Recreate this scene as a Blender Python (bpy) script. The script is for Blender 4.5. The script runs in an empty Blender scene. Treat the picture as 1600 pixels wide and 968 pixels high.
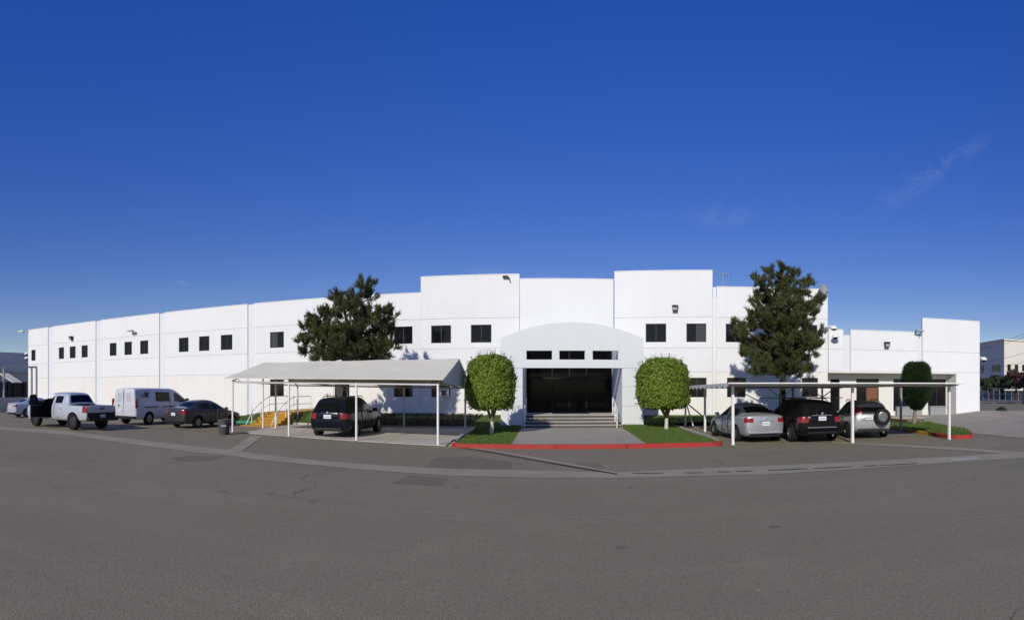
import bpy, bmesh, math, random
from mathutils import Vector, Matrix, noise as mnoise

R = math.radians
SC = bpy.context.scene
COL = SC.collection
rnd = random.Random(7)

# ------------------------------------------------------------------ camera
F, X0, H0, EYE = 870.0, 860.0, 606.0, 2.1      # pixels per radian, pixel of the building normal, horizon row, eye height
cd = bpy.data.cameras.new('camera')
cd.type = 'PANO'
cd.panorama_type = 'CENTRAL_CYLINDRICAL'        # the photograph is a stitched cylindrical panorama
cd.central_cylindrical_range_u_min = (0 - X0) / F
cd.central_cylindrical_range_u_max = (1600 - X0) / F
cd.central_cylindrical_range_v_min = (H0 - 968) / F
cd.central_cylindrical_range_v_max = (H0 - 0) / F
cd.central_cylindrical_radius = 1.0
cd.clip_start = 0.1
cd.clip_end = 3000
cam = bpy.data.objects.new('camera', cd)
COL.objects.link(cam)
cam.location = (0, 0, EYE)
cam.rotation_euler = (R(90), 0, 0)
SC.camera = cam

# ------------------------------------------------------------------ sky, sun, exposure
SUN_AZ, SUN_EL = R(18), R(29)                    # the sun stands behind the camera, to the left
w = bpy.data.worlds.new('World'); SC.world = w; w.use_nodes = True
nt = w.node_tree; N = nt.nodes; Lk = nt.links
bg = N['Background']
sky = N.new('ShaderNodeTexSky'); sky.sky_type = 'NISHITA'; sky.sun_disc = False
sky.sun_elevation = SUN_EL
sky.sun_rotation = R(180) + SUN_AZ
sky.altitude = 1800; sky.air_density = 1.25; sky.dust_density = 0.8; sky.ozone_density = 4.5
bg.inputs['Strength'].default_value = 0.10
hsv = N.new('ShaderNodeHueSaturation'); hsv.inputs['Hue'].default_value = 0.538; hsv.inputs['Saturation'].default_value = 1.88
gam = N.new('ShaderNodeGamma'); gam.inputs['Gamma'].default_value = 0.52    # the photograph's sky has a flatter gradient than a clear model sky
Lk.new(sky.outputs[0], gam.inputs['Color']); Lk.new(gam.outputs[0], hsv.inputs['Color'])
hsv.inputs['Value'].default_value = 2.2
# a few faint wisps of cirrus, each a soft patch of streaked noise at its own place in the sky
tc = N.new('ShaderNodeTexCoord')
def wmath(op, a, b=None, clamp=False):
    n = N.new('ShaderNodeMath'); n.operation = op; n.use_clamp = clamp
    for i, v in enumerate((a, b)):
        if v is None: continue
        if isinstance(v, (int, float)): n.inputs[i].default_value = v
        else: Lk.new(v, n.inputs[i])
    return n.outputs[0]
def wdot(v):
    n = N.new('ShaderNodeVectorMath'); n.operation = 'DOT_PRODUCT'; Lk.new(tc.outputs['Generated'], n.inputs[0]); n.inputs[1].default_value = v; return n.outputs['Value']
def sky_dir(px, py):
    a = (px - X0) / F; return Vector((math.sin(a), math.cos(a), (H0 - py) / F)).normalized()
total = None
for (p0, p1, across, amount, seed) in (((1350, 335), (1555, 205), 0.030, 0.16, 1.3), ((1060, 340), (1185, 335), 0.026, 0.10, 4.1), ((715, 425), (800, 428), 0.010, 0.22, 7.7), ((825, 431), (880, 433), 0.006, 0.16, 3.1), ((265, 436), (300, 446), 0.006, 0.16, 9.4)):
    a, b = sky_dir(*p0), sky_dir(*p1); c = ((a + b) / 2).normalized(); u = (b - a).normalized(); v = c.cross(u).normalized(); half = (b - a).length / 2
    da = wmath('DIVIDE', wmath('ABSOLUTE', wmath('SUBTRACT', wdot(u), c.dot(u))), half)
    db = wmath('DIVIDE', wmath('ABSOLUTE', wdot(v)), across)
    front = wmath('GREATER_THAN', wdot(c), 0.5)
    rr = wmath('ADD', wmath('MULTIPLY', da, da), wmath('MULTIPLY', db, db))
    fall = wmath('MULTIPLY', wmath('SUBTRACT', 1.0, rr, True), front)
    mp = N.new('ShaderNodeMapping'); mp.inputs['Scale'].default_value = (9, 9, 14); mp.inputs['Location'].default_value = (seed, seed * 2, seed * 3); Lk.new(tc.outputs['Generated'], mp.inputs['Vector'])
    nz = N.new('ShaderNodeTexNoise'); nz.inputs['Scale'].default_value = 1.6; nz.inputs['Detail'].default_value = 10; nz.inputs['Roughness'].default_value = 0.68; nz.inputs['Distortion'].default_value = 0.9
    Lk.new(mp.outputs[0], nz.inputs['Vector'])
    mr = N.new('ShaderNodeMapRange'); mr.inputs['From Min'].default_value = 0.42; mr.inputs['From Max'].default_value = 0.78; Lk.new(nz.outputs['Fac'], mr.inputs['Value'])
    f_ = wmath('MULTIPLY', wmath('MULTIPLY', fall, mr.outputs['Result']), amount)
    total = f_ if total is None else wmath('ADD', total, f_)
mx = N.new('ShaderNodeMixRGB'); mx.blend_type = 'MIX'; mx.inputs['Color2'].default_value = (5.5, 6.0, 7.6, 1)
# the bright white glare round the sun keeps its own colour: only the blue part of the sky is graded
lum = N.new('ShaderNodeRGBToBW'); Lk.new(sky.outputs[0], lum.inputs[0])
gl = N.new('ShaderNodeMapRange'); gl.inputs['From Min'].default_value = 6.0; gl.inputs['From Max'].default_value = 16.0; Lk.new(lum.outputs[0], gl.inputs['Value'])
gm = N.new('ShaderNodeMixRGB'); Lk.new(gl.outputs['Result'], gm.inputs['Fac']); Lk.new(hsv.outputs['Color'], gm.inputs['Color1']); Lk.new(sky.outputs[0], gm.inputs['Color2'])
Lk.new(total, mx.inputs['Fac']); Lk.new(gm.outputs['Color'], mx.inputs['Color1'])
Lk.new(mx.outputs['Color'], bg.inputs['Color'])

sl = bpy.data.lights.new('sun', 'SUN'); sl.energy = 3.5; sl.angle = R(0.53); sl.color = (1.0, 0.94, 0.83)
so = bpy.data.objects.new('sun', sl); COL.objects.link(so)
sdir = Vector((math.sin(SUN_AZ) * math.cos(SUN_EL), math.cos(SUN_AZ) * math.cos(SUN_EL), -math.sin(SUN_EL)))
so.rotation_euler = sdir.to_track_quat('-Z', 'Y').to_euler()
so.location = (-20, -40, 40)

SC.render.engine = 'CYCLES'
SC.cycles.use_denoising = True
SC.cycles.max_bounces = 8
SC.view_settings.view_transform = 'Standard'
SC.view_settings.look = 'None'
SC.view_settings.exposure = 0.0
SC.view_settings.gamma = 1.0

# ------------------------------------------------------------------ pixels to places
def az(px): return (px - X0) / F
def gp(px, py, z=0.0):
    """point at height z whose picture lies at (px, py); its distance follows from the height"""
    r = F * (EYE - z) / (py - H0)
    return Vector((r * math.sin(az(px)), r * math.cos(az(px)), z))
def at(px, py, Y):
    """point on the vertical plane at depth Y"""
    t = az(px); r = Y / math.cos(t)
    return Vector((r * math.sin(t), Y, EYE + (H0 - py) * r / F))
class Frame:
    """a vertical facade: s runs to the right along it, d out of it, z up"""
    def __init__(s, foot, dist):
        a = az(foot); s.a = a; s.dist = dist
        s.o = Vector((math.sin(a) * dist, math.cos(a) * dist, 0))
        s.t = Vector((math.cos(a), -math.sin(a), 0)); s.n = Vector((-math.sin(a), -math.cos(a), 0))
    def s(f, px, back=0.0): return (f.dist + back) * math.tan(az(px) - f.a)
    def p(f, s, d, z): return f.o + f.t * s + f.n * d + Vector((0, 0, z))
    def z(f, px, py, back=0.0): return EYE + (H0 - py) * (f.dist + back) / math.cos(az(px) - f.a) / F
FC = Frame(860, 36.5)
FR = Frame(1085, 36.364)

# ------------------------------------------------------------------ materials
MATS = {}
def mat(name, col, rough=0.8, spec=0.3, metal=0.0, var=0.0, vscale=1.0, fine=0.0, fscale=40.0, bump=0.0, bscale=60.0, coat=0.0, col2=None, streak=0.0, emis=None, trans=0.0):
    if name in MATS: return MATS[name]
    m = bpy.data.materials.new(name); m.use_nodes = True
    nt = m.node_tree; n = nt.nodes; l = nt.links
    b = n['Principled BSDF']
    b.inputs['Roughness'].default_value = rough; b.inputs['Metallic'].default_value = metal
    b.inputs['Specular IOR Level'].default_value = spec
    b.inputs['Coat Weight'].default_value = coat; b.inputs['Coat Roughness'].default_value = 0.06
    c = (*col, 1)
    b.inputs['Base Color'].default_value = c
    geo = n.new('ShaderNodeNewGeometry') if (var or fine or bump or streak) else None
    cur = None
    def mixin(cur, facsock, dark):
        x = n.new('ShaderNodeMixRGB'); x.blend_type = 'MIX'
        if cur is None: x.inputs['Color1'].default_value = c
        else: l.new(cur, x.inputs['Color1'])
        x.inputs['Color2'].default_value = (*dark, 1)
        l.new(facsock, x.inputs['Fac']); return x.outputs['Color']
    def ramp(sock, a, b_, v):
        r = n.new('ShaderNodeMapRange'); r.inputs['From Min'].default_value = a; r.inputs['From Max'].default_value = b_
        r.inputs['To Min'].default_value = 0; r.inputs['To Max'].default_value = v
        l.new(sock, r.inputs['Value']); return r.outputs['Result']
    if var:
        t = n.new('ShaderNodeTexNoise'); t.inputs['Scale'].default_value = vscale; t.inputs['Detail'].default_value = 5; t.inputs['Roughness'].default_value = 0.6
        l.new(geo.outputs['Position'], t.inputs['Vector'])
        cur = mixin(cur, ramp(t.outputs['Fac'], 0.35, 0.7, var), col2 if col2 else tuple(v * 0.6 for v in col))
    if streak:
        mpn = n.new('ShaderNodeMapping'); mpn.inputs['Scale'].default_value = (2.2, 2.2, 0.12)
        l.new(geo.outputs['Position'], mpn.inputs['Vector'])
        t = n.new('ShaderNodeTexNoise'); t.inputs['Scale'].default_value = 1.3; t.inputs['Detail'].default_value = 6
        l.new(mpn.outputs[0], t.inputs['Vector'])
        cur = mixin(cur, ramp(t.outputs['Fac'], 0.5, 0.8, streak), tuple(v * q for v, q in zip(col, (0.62, 0.6, 0.55))))
    if fine:
        t = n.new('ShaderNodeTexNoise'); t.inputs['Scale'].default_value = fscale; t.inputs['Detail'].default_value = 3
        l.new(geo.outputs['Position'], t.inputs['Vector'])
        cur = mixin(cur, ramp(t.outputs['Fac'], 0.35, 0.7, fine), tuple(v * 0.45 for v in col))
    if cur is not None: l.new(cur, b.inputs['Base Color'])
    if bump:
        t = n.new('ShaderNodeTexNoise'); t.inputs['Scale'].default_value = bscale; t.inputs['Detail'].default_value = 4
        l.new(geo.outputs['Position'], t.inputs['Vector'])
        bp = n.new('ShaderNodeBump'); bp.inputs['Strength'].default_value = bump; bp.inputs['Distance'].default_value = 0.02
        l.new(t.outputs['Fac'], bp.inputs['Height']); l.new(bp.outputs['Normal'], b.inputs['Normal'])
    if emis: b.inputs['Emission Color'].default_value = (*emis, 1); b.inputs['Emission Strength'].default_value = 1.0
    MATS[name] = m
    return m

def asphalt(name, base, dark, patchy=0.5):
    m = bpy.data.materials.new(name); m.use_nodes = True; nt = m.node_tree; n = nt.nodes; l = nt.links
    b = n['Principled BSDF']; b.inputs['Roughness'].default_value = 0.9; b.inputs['Specular IOR Level'].default_value = 0.25
    geo = n.new('ShaderNodeNewGeometry')
    def nz(scale, det=4, rough=0.6, vec=None, dist=0.0):
        t = n.new('ShaderNodeTexNoise'); t.inputs['Scale'].default_value = scale; t.inputs['Detail'].default_value = det; t.inputs['Roughness'].default_value = rough; t.inputs['Distortion'].default_value = dist
        l.new(vec if vec else geo.outputs['Position'], t.inputs['Vector']); return t.outputs['Fac']
    def mr(s, a, b_, lo=0.0, hi=1.0):
        r = n.new('ShaderNodeMapRange'); r.inputs['From Min'].default_value = a; r.inputs['From Max'].default_value = b_; r.inputs['To Min'].default_value = lo; r.inputs['To Max'].default_value = hi
        l.new(s, r.inputs['Value']); return r.outputs['Result']
    def mix(c1, c2, f, mode='MIX'):
        x = n.new('ShaderNodeMixRGB'); x.blend_type = mode
        for k, v in (('Color1', c1), ('Color2', c2)):
            if isinstance(v, tuple): x.inputs[k].default_value = (*v, 1)
            else: l.new(v, x.inputs[k])
        l.new(f, x.inputs['Fac']) if not isinstance(f, float) else setattr(x.inputs['Fac'], 'default_value', f)
        return x.outputs['Color']
    c = mix(base, dark, mr(nz(0.16, 5, 0.6), 0.38, 0.68, 0, patchy))
    c = mix(c, tuple(v * 1.35 for v in base), mr(nz(0.55, 6, 0.7, dist=0.6), 0.52, 0.78, 0, 0.45))
    # long faint tyre tracks along the street
    mp = n.new('ShaderNodeMapping'); mp.inputs['Scale'].default_value = (0.05, 1.5, 1); mp.inputs['Rotation'].default_value = (0, 0, R(4)); l.new(geo.outputs['Position'], mp.inputs['Vector'])
    c = mix(c, tuple(v * 1.3 for v in base), mr(nz(1.0, 4, 0.6, mp.outputs[0], 0.4), 0.5, 0.8, 0, 0.4))
    # crushed stone showing in the tar
    v = n.new('ShaderNodeTexVoronoi'); v.inputs['Scale'].default_value = 55; l.new(geo.outputs['Position'], v.inputs['Vector'])
    c = mix(c, tuple(q * 0.45 for q in dark), mr(v.outputs['Distance'], 0.42, 0.75, 0, 0.42))
    v2 = n.new('ShaderNodeTexVoronoi'); v2.inputs['Scale'].default_value = 24; l.new(geo.outputs['Position'], v2.inputs['Vector'])
    c = mix(c, tuple(q * 2.1 for q in base), mr(v2.outputs['Distance'], 0.13, 0.05, 0, 0.5))
    c = mix(c, tuple(q * 0.5 for q in dark), mr(nz(18, 3, 0.7), 0.58, 0.75, 0, 0.5))
    # oil spots, pale specks and hairline cracks
    v3 = n.new('ShaderNodeTexVoronoi'); v3.inputs['Scale'].default_value = 0.8; v3.inputs['Randomness'].default_value = 1.0; l.new(geo.outputs['Position'], v3.inputs['Vector'])
    wob = n.new('ShaderNodeMath'); wob.operation = 'ADD'; l.new(v3.outputs['Distance'], wob.inputs[0]); l.new(mr(nz(9, 3, 0.6), 0.2, 0.8, -0.06, 0.06), wob.inputs[1])
    c = mix(c, tuple(q * 0.55 for q in dark), mr(wob.outputs[0], 0.10, 0.05, 0, 0.55))
    v4 = n.new('ShaderNodeTexVoronoi'); v4.inputs['Scale'].default_value = 3.1; l.new(geo.outputs['Position'], v4.inputs['Vector'])
    c = mix(c, tuple(q * 2.6 for q in base), mr(v4.outputs['Distance'], 0.045, 0.02, 0, 0.7))
    wv = n.new('ShaderNodeVectorMath'); wv.operation = 'ADD'
    ns = n.new('ShaderNodeTexNoise'); ns.inputs['Scale'].default_value = 0.7; ns.inputs['Detail'].default_value = 5; l.new(geo.outputs['Position'], ns.inputs['Vector'])
    sc_ = n.new('ShaderNodeVectorMath'); sc_.operation = 'SCALE'; sc_.inputs['Scale'].default_value = 1.6; l.new(ns.outputs['Color'], sc_.inputs[0])
    l.new(geo.outputs['Position'], wv.inputs[0]); l.new(sc_.outputs[0], wv.inputs[1])
    v5 = n.new('ShaderNodeTexVoronoi'); v5.feature = 'DISTANCE_TO_EDGE'; v5.inputs['Scale'].default_value = 0.16; l.new(wv.outputs[0], v5.inputs['Vector'])
    cf = n.new('ShaderNodeMath'); cf.operation = 'MULTIPLY'; l.new(mr(v5.outputs['Distance'], 0.0035, 0.0012, 0, 0.75), cf.inputs[0]); l.new(mr(nz(0.22, 2, 0.5), 0.45, 0.6, 0, 1), cf.inputs[1])
    c = mix(c, tuple(q * 0.4 for q in dark), cf.outputs[0])
    l.new(c, b.inputs['Base Color'])
    bp = n.new('ShaderNodeBump'); bp.inputs['Strength'].default_value = 0.3; bp.inputs['Distance'].default_value = 0.012
    l.new(v.outputs['Distance'], bp.inputs['Height']); l.new(bp.outputs['Normal'], b.inputs['Normal'])
    MATS[name] = m; return m

asphalt('asphalt', (0.240, 0.212, 0.143), (0.198, 0.175, 0.119))
asphalt('asphalt_dark', (0.188, 0.164, 0.115), (0.160, 0.140, 0.099))
mat('white_upper', (0.78, 0.79, 0.80), 0.75, var=0.08, vscale=0.5, streak=0.07, bump=0.12, bscale=14)
mat('white_upper_b', (0.768, 0.778, 0.788), 0.75, var=0.10, vscale=0.6, streak=0.08, bump=0.12, bscale=14)
mat('white_lower', (0.79, 0.78, 0.75), 0.75, var=0.10, vscale=0.5, streak=0.14, bump=0.12, bscale=14)
mat('joint', (0.66, 0.67, 0.69), 0.9)
mat('pilaster', (0.72, 0.74, 0.78), 0.8, streak=0.15)
mat('porch', (0.67, 0.70, 0.715), 0.75, var=0.08, vscale=0.7, streak=0.08, bump=0.1, bscale=20)
mat('recess', (0.72, 0.71, 0.66), 0.8, streak=0.12)
mat('frame_dark', (0.03, 0.03, 0.035), 0.45, 0.4)
mat('glass_dark', (0.006, 0.006, 0.008), 0.06, 0.28, var=0.5, vscale=0.9, col2=(0.012, 0.014, 0.018))
mat('glass_curtain', (0.05, 0.05, 0.052), 0.12, 0.4)
mat('glass_entry', (0.003, 0.003, 0.004), 0.08, 0.12)
mat('roofing', (0.35, 0.35, 0.34), 0.9, var=0.3)
mat('concrete', (0.50, 0.465, 0.41), 0.9, var=0.35, vscale=0.8, fine=0.18, fscale=30, bump=0.2)
mat('concrete_yard', (0.37, 0.33, 0.25), 0.9, var=0.45, vscale=0.5, fine=0.2, fscale=20, bump=0.2)
mat('concrete_walk', (0.37, 0.34, 0.265), 0.9, var=0.35, vscale=0.9, fine=0.18, fscale=30, bump=0.2)
mat('concrete_gutter', (0.35, 0.315, 0.225), 0.9, var=0.5, vscale=0.7, fine=0.25, fscale=20, bump=0.3)
mat('red_paint', (0.40, 0.030, 0.022), 0.7, var=0.7, vscale=2.2, col2=(0.27, 0.07, 0.05), fine=0.35, fscale=14)
mat('yellow_paint', (0.48, 0.26, 0.025), 0.7, var=0.5, vscale=2.5, col2=(0.34, 0.19, 0.04), fine=0.15)
mat('green_paint', (0.03, 0.28, 0.17), 0.7, var=0.3, vscale=2.5)
mat('white_paint', (0.80, 0.80, 0.78), 0.5, 0.4, fine=0.08, fscale=8)
mat('grey_paint', (0.30, 0.31, 0.32), 0.5, 0.4)
mat('black_plastic', (0.015, 0.015, 0.016), 0.55, 0.35)
mat('rubber', (0.014, 0.014, 0.015), 0.85, 0.2)
mat('lawn', (0.075, 0.135, 0.028), 0.95, 0.1, var=0.6, vscale=1.6, col2=(0.13, 0.16, 0.045), fine=0.4, fscale=45, bump=0.4)
mat('soil', (0.12, 0.085, 0.055), 0.95, 0.1, var=0.5, vscale=2)
mat('fabric', (0.74, 0.71, 0.56), 0.85, 0.15, var=0.25, vscale=0.9, fine=0.05)
mat('fabric_end', (0.66, 0.64, 0.53), 0.85, 0.15, var=0.2, vscale=0.9)
mat('bark', (0.075, 0.052, 0.038), 0.95, 0.1, var=0.5, vscale=7, fine=0.4, fscale=30, bump=0.8, bscale=25)
mat('bark_pale', (0.26, 0.22, 0.17), 0.95, 0.1, var=0.5, vscale=6, bump=0.5, bscale=25)
mat('limewash', (0.62, 0.60, 0.55), 0.9, 0.1, var=0.4, vscale=6)
mat('galvanised', (0.45, 0.46, 0.47), 0.4, 0.4, metal=0.6)
mat('brown_wood', (0.20, 0.085, 0.04), 0.6, 0.3, var=0.3, vscale=4)

def leafmat(name, a, b_, rough=0.6, transl=0.25):
    m = bpy.data.materials.new(name); m.use_nodes = True; nt = m.node_tree; n = nt.nodes; l = nt.links
    p = n['Principled BSDF']; p.inputs['Roughness'].default_value = rough; p.inputs['Specular IOR Level'].default_value = 0.25
    oi = n.new('ShaderNodeNewGeometry')
    x = n.new('ShaderNodeMixRGB'); x.inputs['Color1'].default_value = (*a, 1); x.inputs['Color2'].default_value = (*b_, 1)
    l.new(oi.outputs['Random Per Island'], x.inputs['Fac'])
    l.new(x.outputs['Color'], p.inputs['Base Color'])
    t = n.new('ShaderNodeBsdfTranslucent'); l.new(x.outputs['Color'], t.inputs['Color'])
    ms = n.new('ShaderNodeMixShader'); ms.inputs['Fac'].default_value = transl
    out = n['Material Output']
    l.new(p.outputs['BSDF'], ms.inputs[1]); l.new(t.outputs['BSDF'], ms.inputs[2]); l.new(ms.outputs['Shader'], out.inputs['Surface'])
    MATS[name] = m; return m
leafmat('ficus_leaf', (0.10, 0.18, 0.020), (0.30, 0.38, 0.060), 0.5, 0.33)
leafmat('pine_needle', (0.034, 0.050, 0.016), (0.120, 0.132, 0.048), 0.6, 0.2)
leafmat('cypress_leaf', (0.014, 0.034, 0.010), (0.035, 0.065, 0.018), 0.65, 0.1)
leafmat('grass_blade', (0.06, 0.125, 0.022), (0.15, 0.21, 0.05), 0.7, 0.2)
leafmat('dark_leaves', (0.020, 0.026, 0.010), (0.045, 0.050, 0.018), 0.8, 0.1)
leafmat('far_leaf', (0.022, 0.038, 0.022), (0.055, 0.075, 0.04), 0.7, 0.1)
leafmat('flower_leaf', (0.12, 0.03, 0.06), (0.04, 0.055, 0.03), 0.7, 0.1)

# ------------------------------------------------------------------ mesh building
class MB:
    def __init__(s): s.v = []; s.f = []; s.m = []
    def add(s, vs, fs, mi=0):
        o = len(s.v); s.v += [tuple(v) for v in vs]
        for f in fs: s.f.append(tuple(i + o for i in f)); s.m.append(mi)
        return s
    def box(s, x0, x1, y0, y1, z0, z1, mi=0, fr=None):
        P = [(x, y, z) for z in (z0, z1) for x, y in ((x0, y0), (x1, y0), (x1, y1), (x0, y1))]
        if fr: P = [fr.p(x, y, z) for x, y, z in P]
        return s.add(P, [(3, 2, 1, 0), (4, 5, 6, 7), (0, 1, 5, 4), (1, 2, 6, 5), (2, 3, 7, 6), (3, 0, 4, 7)], mi)
    def bevel_box(s, x0, x1, y0, y1, z0, z1, b, mi=0):
        bm = bmesh.new(); bmesh.ops.create_cube(bm, size=1)
        bmesh.ops.transform(bm, matrix=Matrix.Translation(((x0 + x1) / 2, (y0 + y1) / 2, (z0 + z1) / 2)) @ Matrix.Diagonal((x1 - x0, y1 - y0, z1 - z0, 1)), verts=bm.verts)
        bmesh.ops.bevel(bm, geom=bm.edges[:], offset=b, segments=2, affect='EDGES', profile=0.5)
        bm.verts.index_update()
        s.add([v.co for v in bm.verts], [[v.index for v in f.verts] for f in bm.faces], mi); bm.free(); return s
    def tube(s, a, b, r0, r1=None, n=8, mi=0, cap=True):
        r1 = r0 if r1 is None else r1
        a = Vector(a); b = Vector(b); d = (b - a)
        if d.length < 1e-6: return s
        d.normalize(); u = d.orthogonal().normalized(); w_ = d.cross(u)
        vs = [a + (u * math.cos(t) + w_ * math.sin(t)) * r0 for t in [2 * math.pi * i / n for i in range(n)]]
        vs += [b + (u * math.cos(t) + w_ * math.sin(t)) * r1 for t in [2 * math.pi * i / n for i in range(n)]]
        fs = [(i, (i + 1) % n, n + (i + 1) % n, n + i) for i in range(n)]
        if cap: fs += [tuple(range(n))[::-1], tuple(range(n, 2 * n))]
        return s.add(vs, fs, mi)
    def path(s, pts, r, n=6, mi=0):
        """one continuous tube along a polyline; r may be a list"""
        pts = [Vector(p) for p in pts]; k = len(pts)
        rr = r if isinstance(r, (list, tuple)) else [r] * k
        o = len(s.v); u = None
        for i, p in enumerate(pts):
            d = (pts[min(i + 1, k - 1)] - pts[max(i - 1, 0)]).normalized()
            u = d.orthogonal().normalized() if u is None else (u - d * u.dot(d)).normalized()
            w_ = d.cross(u)
            for j in range(n):
                t = 2 * math.pi * j / n
                s.v.append(tuple(p + (u * math.cos(t) + w_ * math.sin(t)) * rr[i]))
        for i in range(k - 1):
            for j in range(n):
                s.f.append((o + i * n + j, o + i * n + (j + 1) % n, o + (i + 1) * n + (j + 1) % n, o + (i + 1) * n + j)); s.m.append(mi)
        s.f.append(tuple(o + j for j in range(n))[::-1]); s.m.append(mi)
        s.f.append(tuple(o + (k - 1) * n + j for j in range(n))); s.m.append(mi)
        return s
    def lathe(s, prof, n=20, M=None, mi=0):
        """prof: (radius, height) turned about z"""
        M = M or Matrix()
        o = len(s.v)
        for r, z in prof:
            for j in range(n):
                t = 2 * math.pi * j / n
                s.v.append(tuple(M @ Vector((r * math.cos(t), r * math.sin(t), z))))
        for i in range(len(prof) - 1):
            for j in range(n):
                s.f.append((o + i * n + j, o + i * n + (j + 1) % n, o + (i + 1) * n + (j + 1) % n, o + (i + 1) * n + j)); s.m.append(mi)
        for i, rev in ((0, True), (len(prof) - 1, False)):
            if prof[i][0] > 1e-4:
                q = tuple(o + i * n + j for j in range(n)); s.f.append(q[::-1] if rev else q); s.m.append(mi)
        return s
    def mesh(s, name, mats, smooth=None):
        me = bpy.data.meshes.new(name); me.from_pydata(s.v, [], s.f)
        for m in (mats if isinstance(mats, (list, tuple)) else [mats]): me.materials.append(MATS[m] if isinstance(m, str) else m)
        if len(me.materials) > 1: me.polygons.foreach_set('material_index', s.m)
        me.update()
        if smooth is not None:
            me.polygons.foreach_set('use_smooth', [True] * len(me.polygons)); me.set_sharp_from_angle(angle=R(smooth))
        return me
    def build(s, name, mats, parent=None, smooth=None, world=True):
        return put(name, s.mesh(name, mats, smooth), parent, world)

def put(name, me, parent=None, world=True):
    o = bpy.data.objects.new(name, me); COL.objects.link(o)
    if parent is not None:
        o.parent = parent
        if world: o.matrix_parent_inverse = basis(parent).inverted()
    return o
def basis(o):
    m = Matrix.Translation(o.location) @ o.rotation_euler.to_matrix().to_4x4()
    if o.parent: m = basis(o.parent) @ o.matrix_parent_inverse @ m
    return m
def tag(o, label=None, cat=None, group=None, kind=None):
    if label: o['label'] = label
    if cat: o['category'] = cat
    if group: o['group'] = group
    if kind: o['kind'] = kind
    return o
def thing(name, label, cat, loc=(0, 0, 0), rz=0.0, group=None):
    o = bpy.data.objects.new(name, None); COL.objects.link(o)
    o.location = loc; o.rotation_euler = (0, 0, rz); o.empty_display_size = 0.3
    return tag(o, label, cat, group)
def struct(name, mb, mats, label=None, smooth=None, kind='structure'):
    o = mb.build(name, mats, None, smooth)
    o['kind'] = kind
    if label: o['label'] = label
    return o
# ================================================================== GROUND
def lerp(a, b, t): return a + (b - a) * t
def curve(pts, x):
    for (x0, y0), (x1, y1) in zip(pts, pts[1:]):
        if x <= x1: return lerp(y0, y1, (x - x0) / (x1 - x0))
    return pts[-1][1]
def px_strip(top, bot, z, n=60):
    """a sheet on the ground between two rows of picture points"""
    m = MB(); x0, x1 = top[0][0], top[-1][0]
    for i in range(n + 1):
        x = lerp(x0, x1, i / n)
        a = gp(x, curve(top, x)); b = gp(x, curve(bot, x))
        m.v += [(a.x, a.y, z), (b.x, b.y, z)]
    for i in range(n): m.f.append((2 * i, 2 * i + 1, 2 * i + 3, 2 * i + 2)); m.m.append(0)
    return m
def poly(pts, z, m=None):
    m = m or MB(); m.add([(p[0], p[1], z) for p in pts], [tuple(range(len(pts)))]); return m

m = MB(); n = 24
for i in range(n + 1):
    for j in range(n + 1):
        x = lerp(-700, 700, i / n); y = lerp(-300, 1100, j / n); m.v.append((x, y, 0))
for i in range(n):
    for j in range(n):
        a = i * (n + 1) + j; m.f.append((a, a + n + 1, a + n + 2, a + 1)); m.m.append(0)
struct('road', m, 'asphalt')
GT = [(0, 666.5), (101, 673), (203, 685.5), (305, 697.6), (366, 703), (400, 708.8), (502, 720), (603, 727.5), (705, 732.5), (800, 734.5), (966, 738), (1037, 734.5), (1200, 727.5), (1335, 721.4), (1471, 714), (1600, 706)]
GB = [(0, 671.5), (101, 679), (203, 693), (305, 706.8), (366, 712), (400, 718), (502, 727.5), (603, 736.6), (705, 743), (800, 745.8), (966, 747.2), (1037, 745), (1200, 741), (1335, 733), (1471, 723.5), (1600, 715.5)]
struct('gutter', px_strip(GT, GB, 0.008, 120), 'concrete_gutter')
# joint in the middle of the gutter on the right, dark with dirt
mat('dirt_line', (0.045, 0.040, 0.036), 0.95, var=0.5, vscale=3)
GJ = [(980, 739.4), (1000, 739.2), (1100, 738), (1250, 732.5), (1400, 725.5), (1520, 718.5)]
for a, b in ((988, 1037), (1069, 1098), (1121, 1142), (1150, 1176), (1200, 1262), (1270, 1330), (1349, 1370), (1375, 1434)):
    struct('gutter_joint', px_strip([(x, curve(GJ, x)) for x in (a, (a + b) / 2, b)], [(x, curve(GJ, x) + 1.3 - abs(x - (a + b) / 2) / (b - a) * .9) for x in (a, (a + b) / 2, b)], 0.012, 8), 'dirt_line')
# drain channel that runs from the drain pipe to the gutter
struct('drain_channel', px_strip([(700, 695), (760, 701), (850, 717), (965, 738)], [(700, 699), (760, 706.5), (850, 723), (975, 742.5)], 0.012, 30), 'concrete_gutter')
struct('drain_slot', px_strip([(712, 698.2), (760, 704.2), (850, 720.5), (964, 740.2)], [(712, 699.6), (760, 706.2), (850, 722.6), (964, 742)], 0.016, 30), 'dirt_line')
# second strip that leaves the gutter towards the right carport
struct('gutter_branch', px_strip([(1300, 690), (1400, 694.5), (1500, 699.5), (1600, 706.5)], [(1300, 692.5), (1400, 697.5), (1500, 703.5), (1600, 711)], 0.010, 40), 'concrete_gutter')
struct('slab_apron_strip', poly([gp(394, 680), gp(412, 680.5), gp(377, 706), gp(358, 702.5)][::-1], 0.012), 'concrete_gutter')
# mended patches of the asphalt
for q in ([(262, 715), (300, 711.5), (352, 712.5), (330, 719), (285, 721)], [(660, 731), (682, 715), (735, 713), (800, 721), (800, 732)], [(612, 755), (640, 742), (700, 747), (690, 758)],
          [(885, 727), (900, 723), (938, 725), (948, 733), (920, 731)]):
    struct('asphalt_patch', poly([gp(*p) for p in q][::-1], 0.004), 'asphalt_dark')
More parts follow.
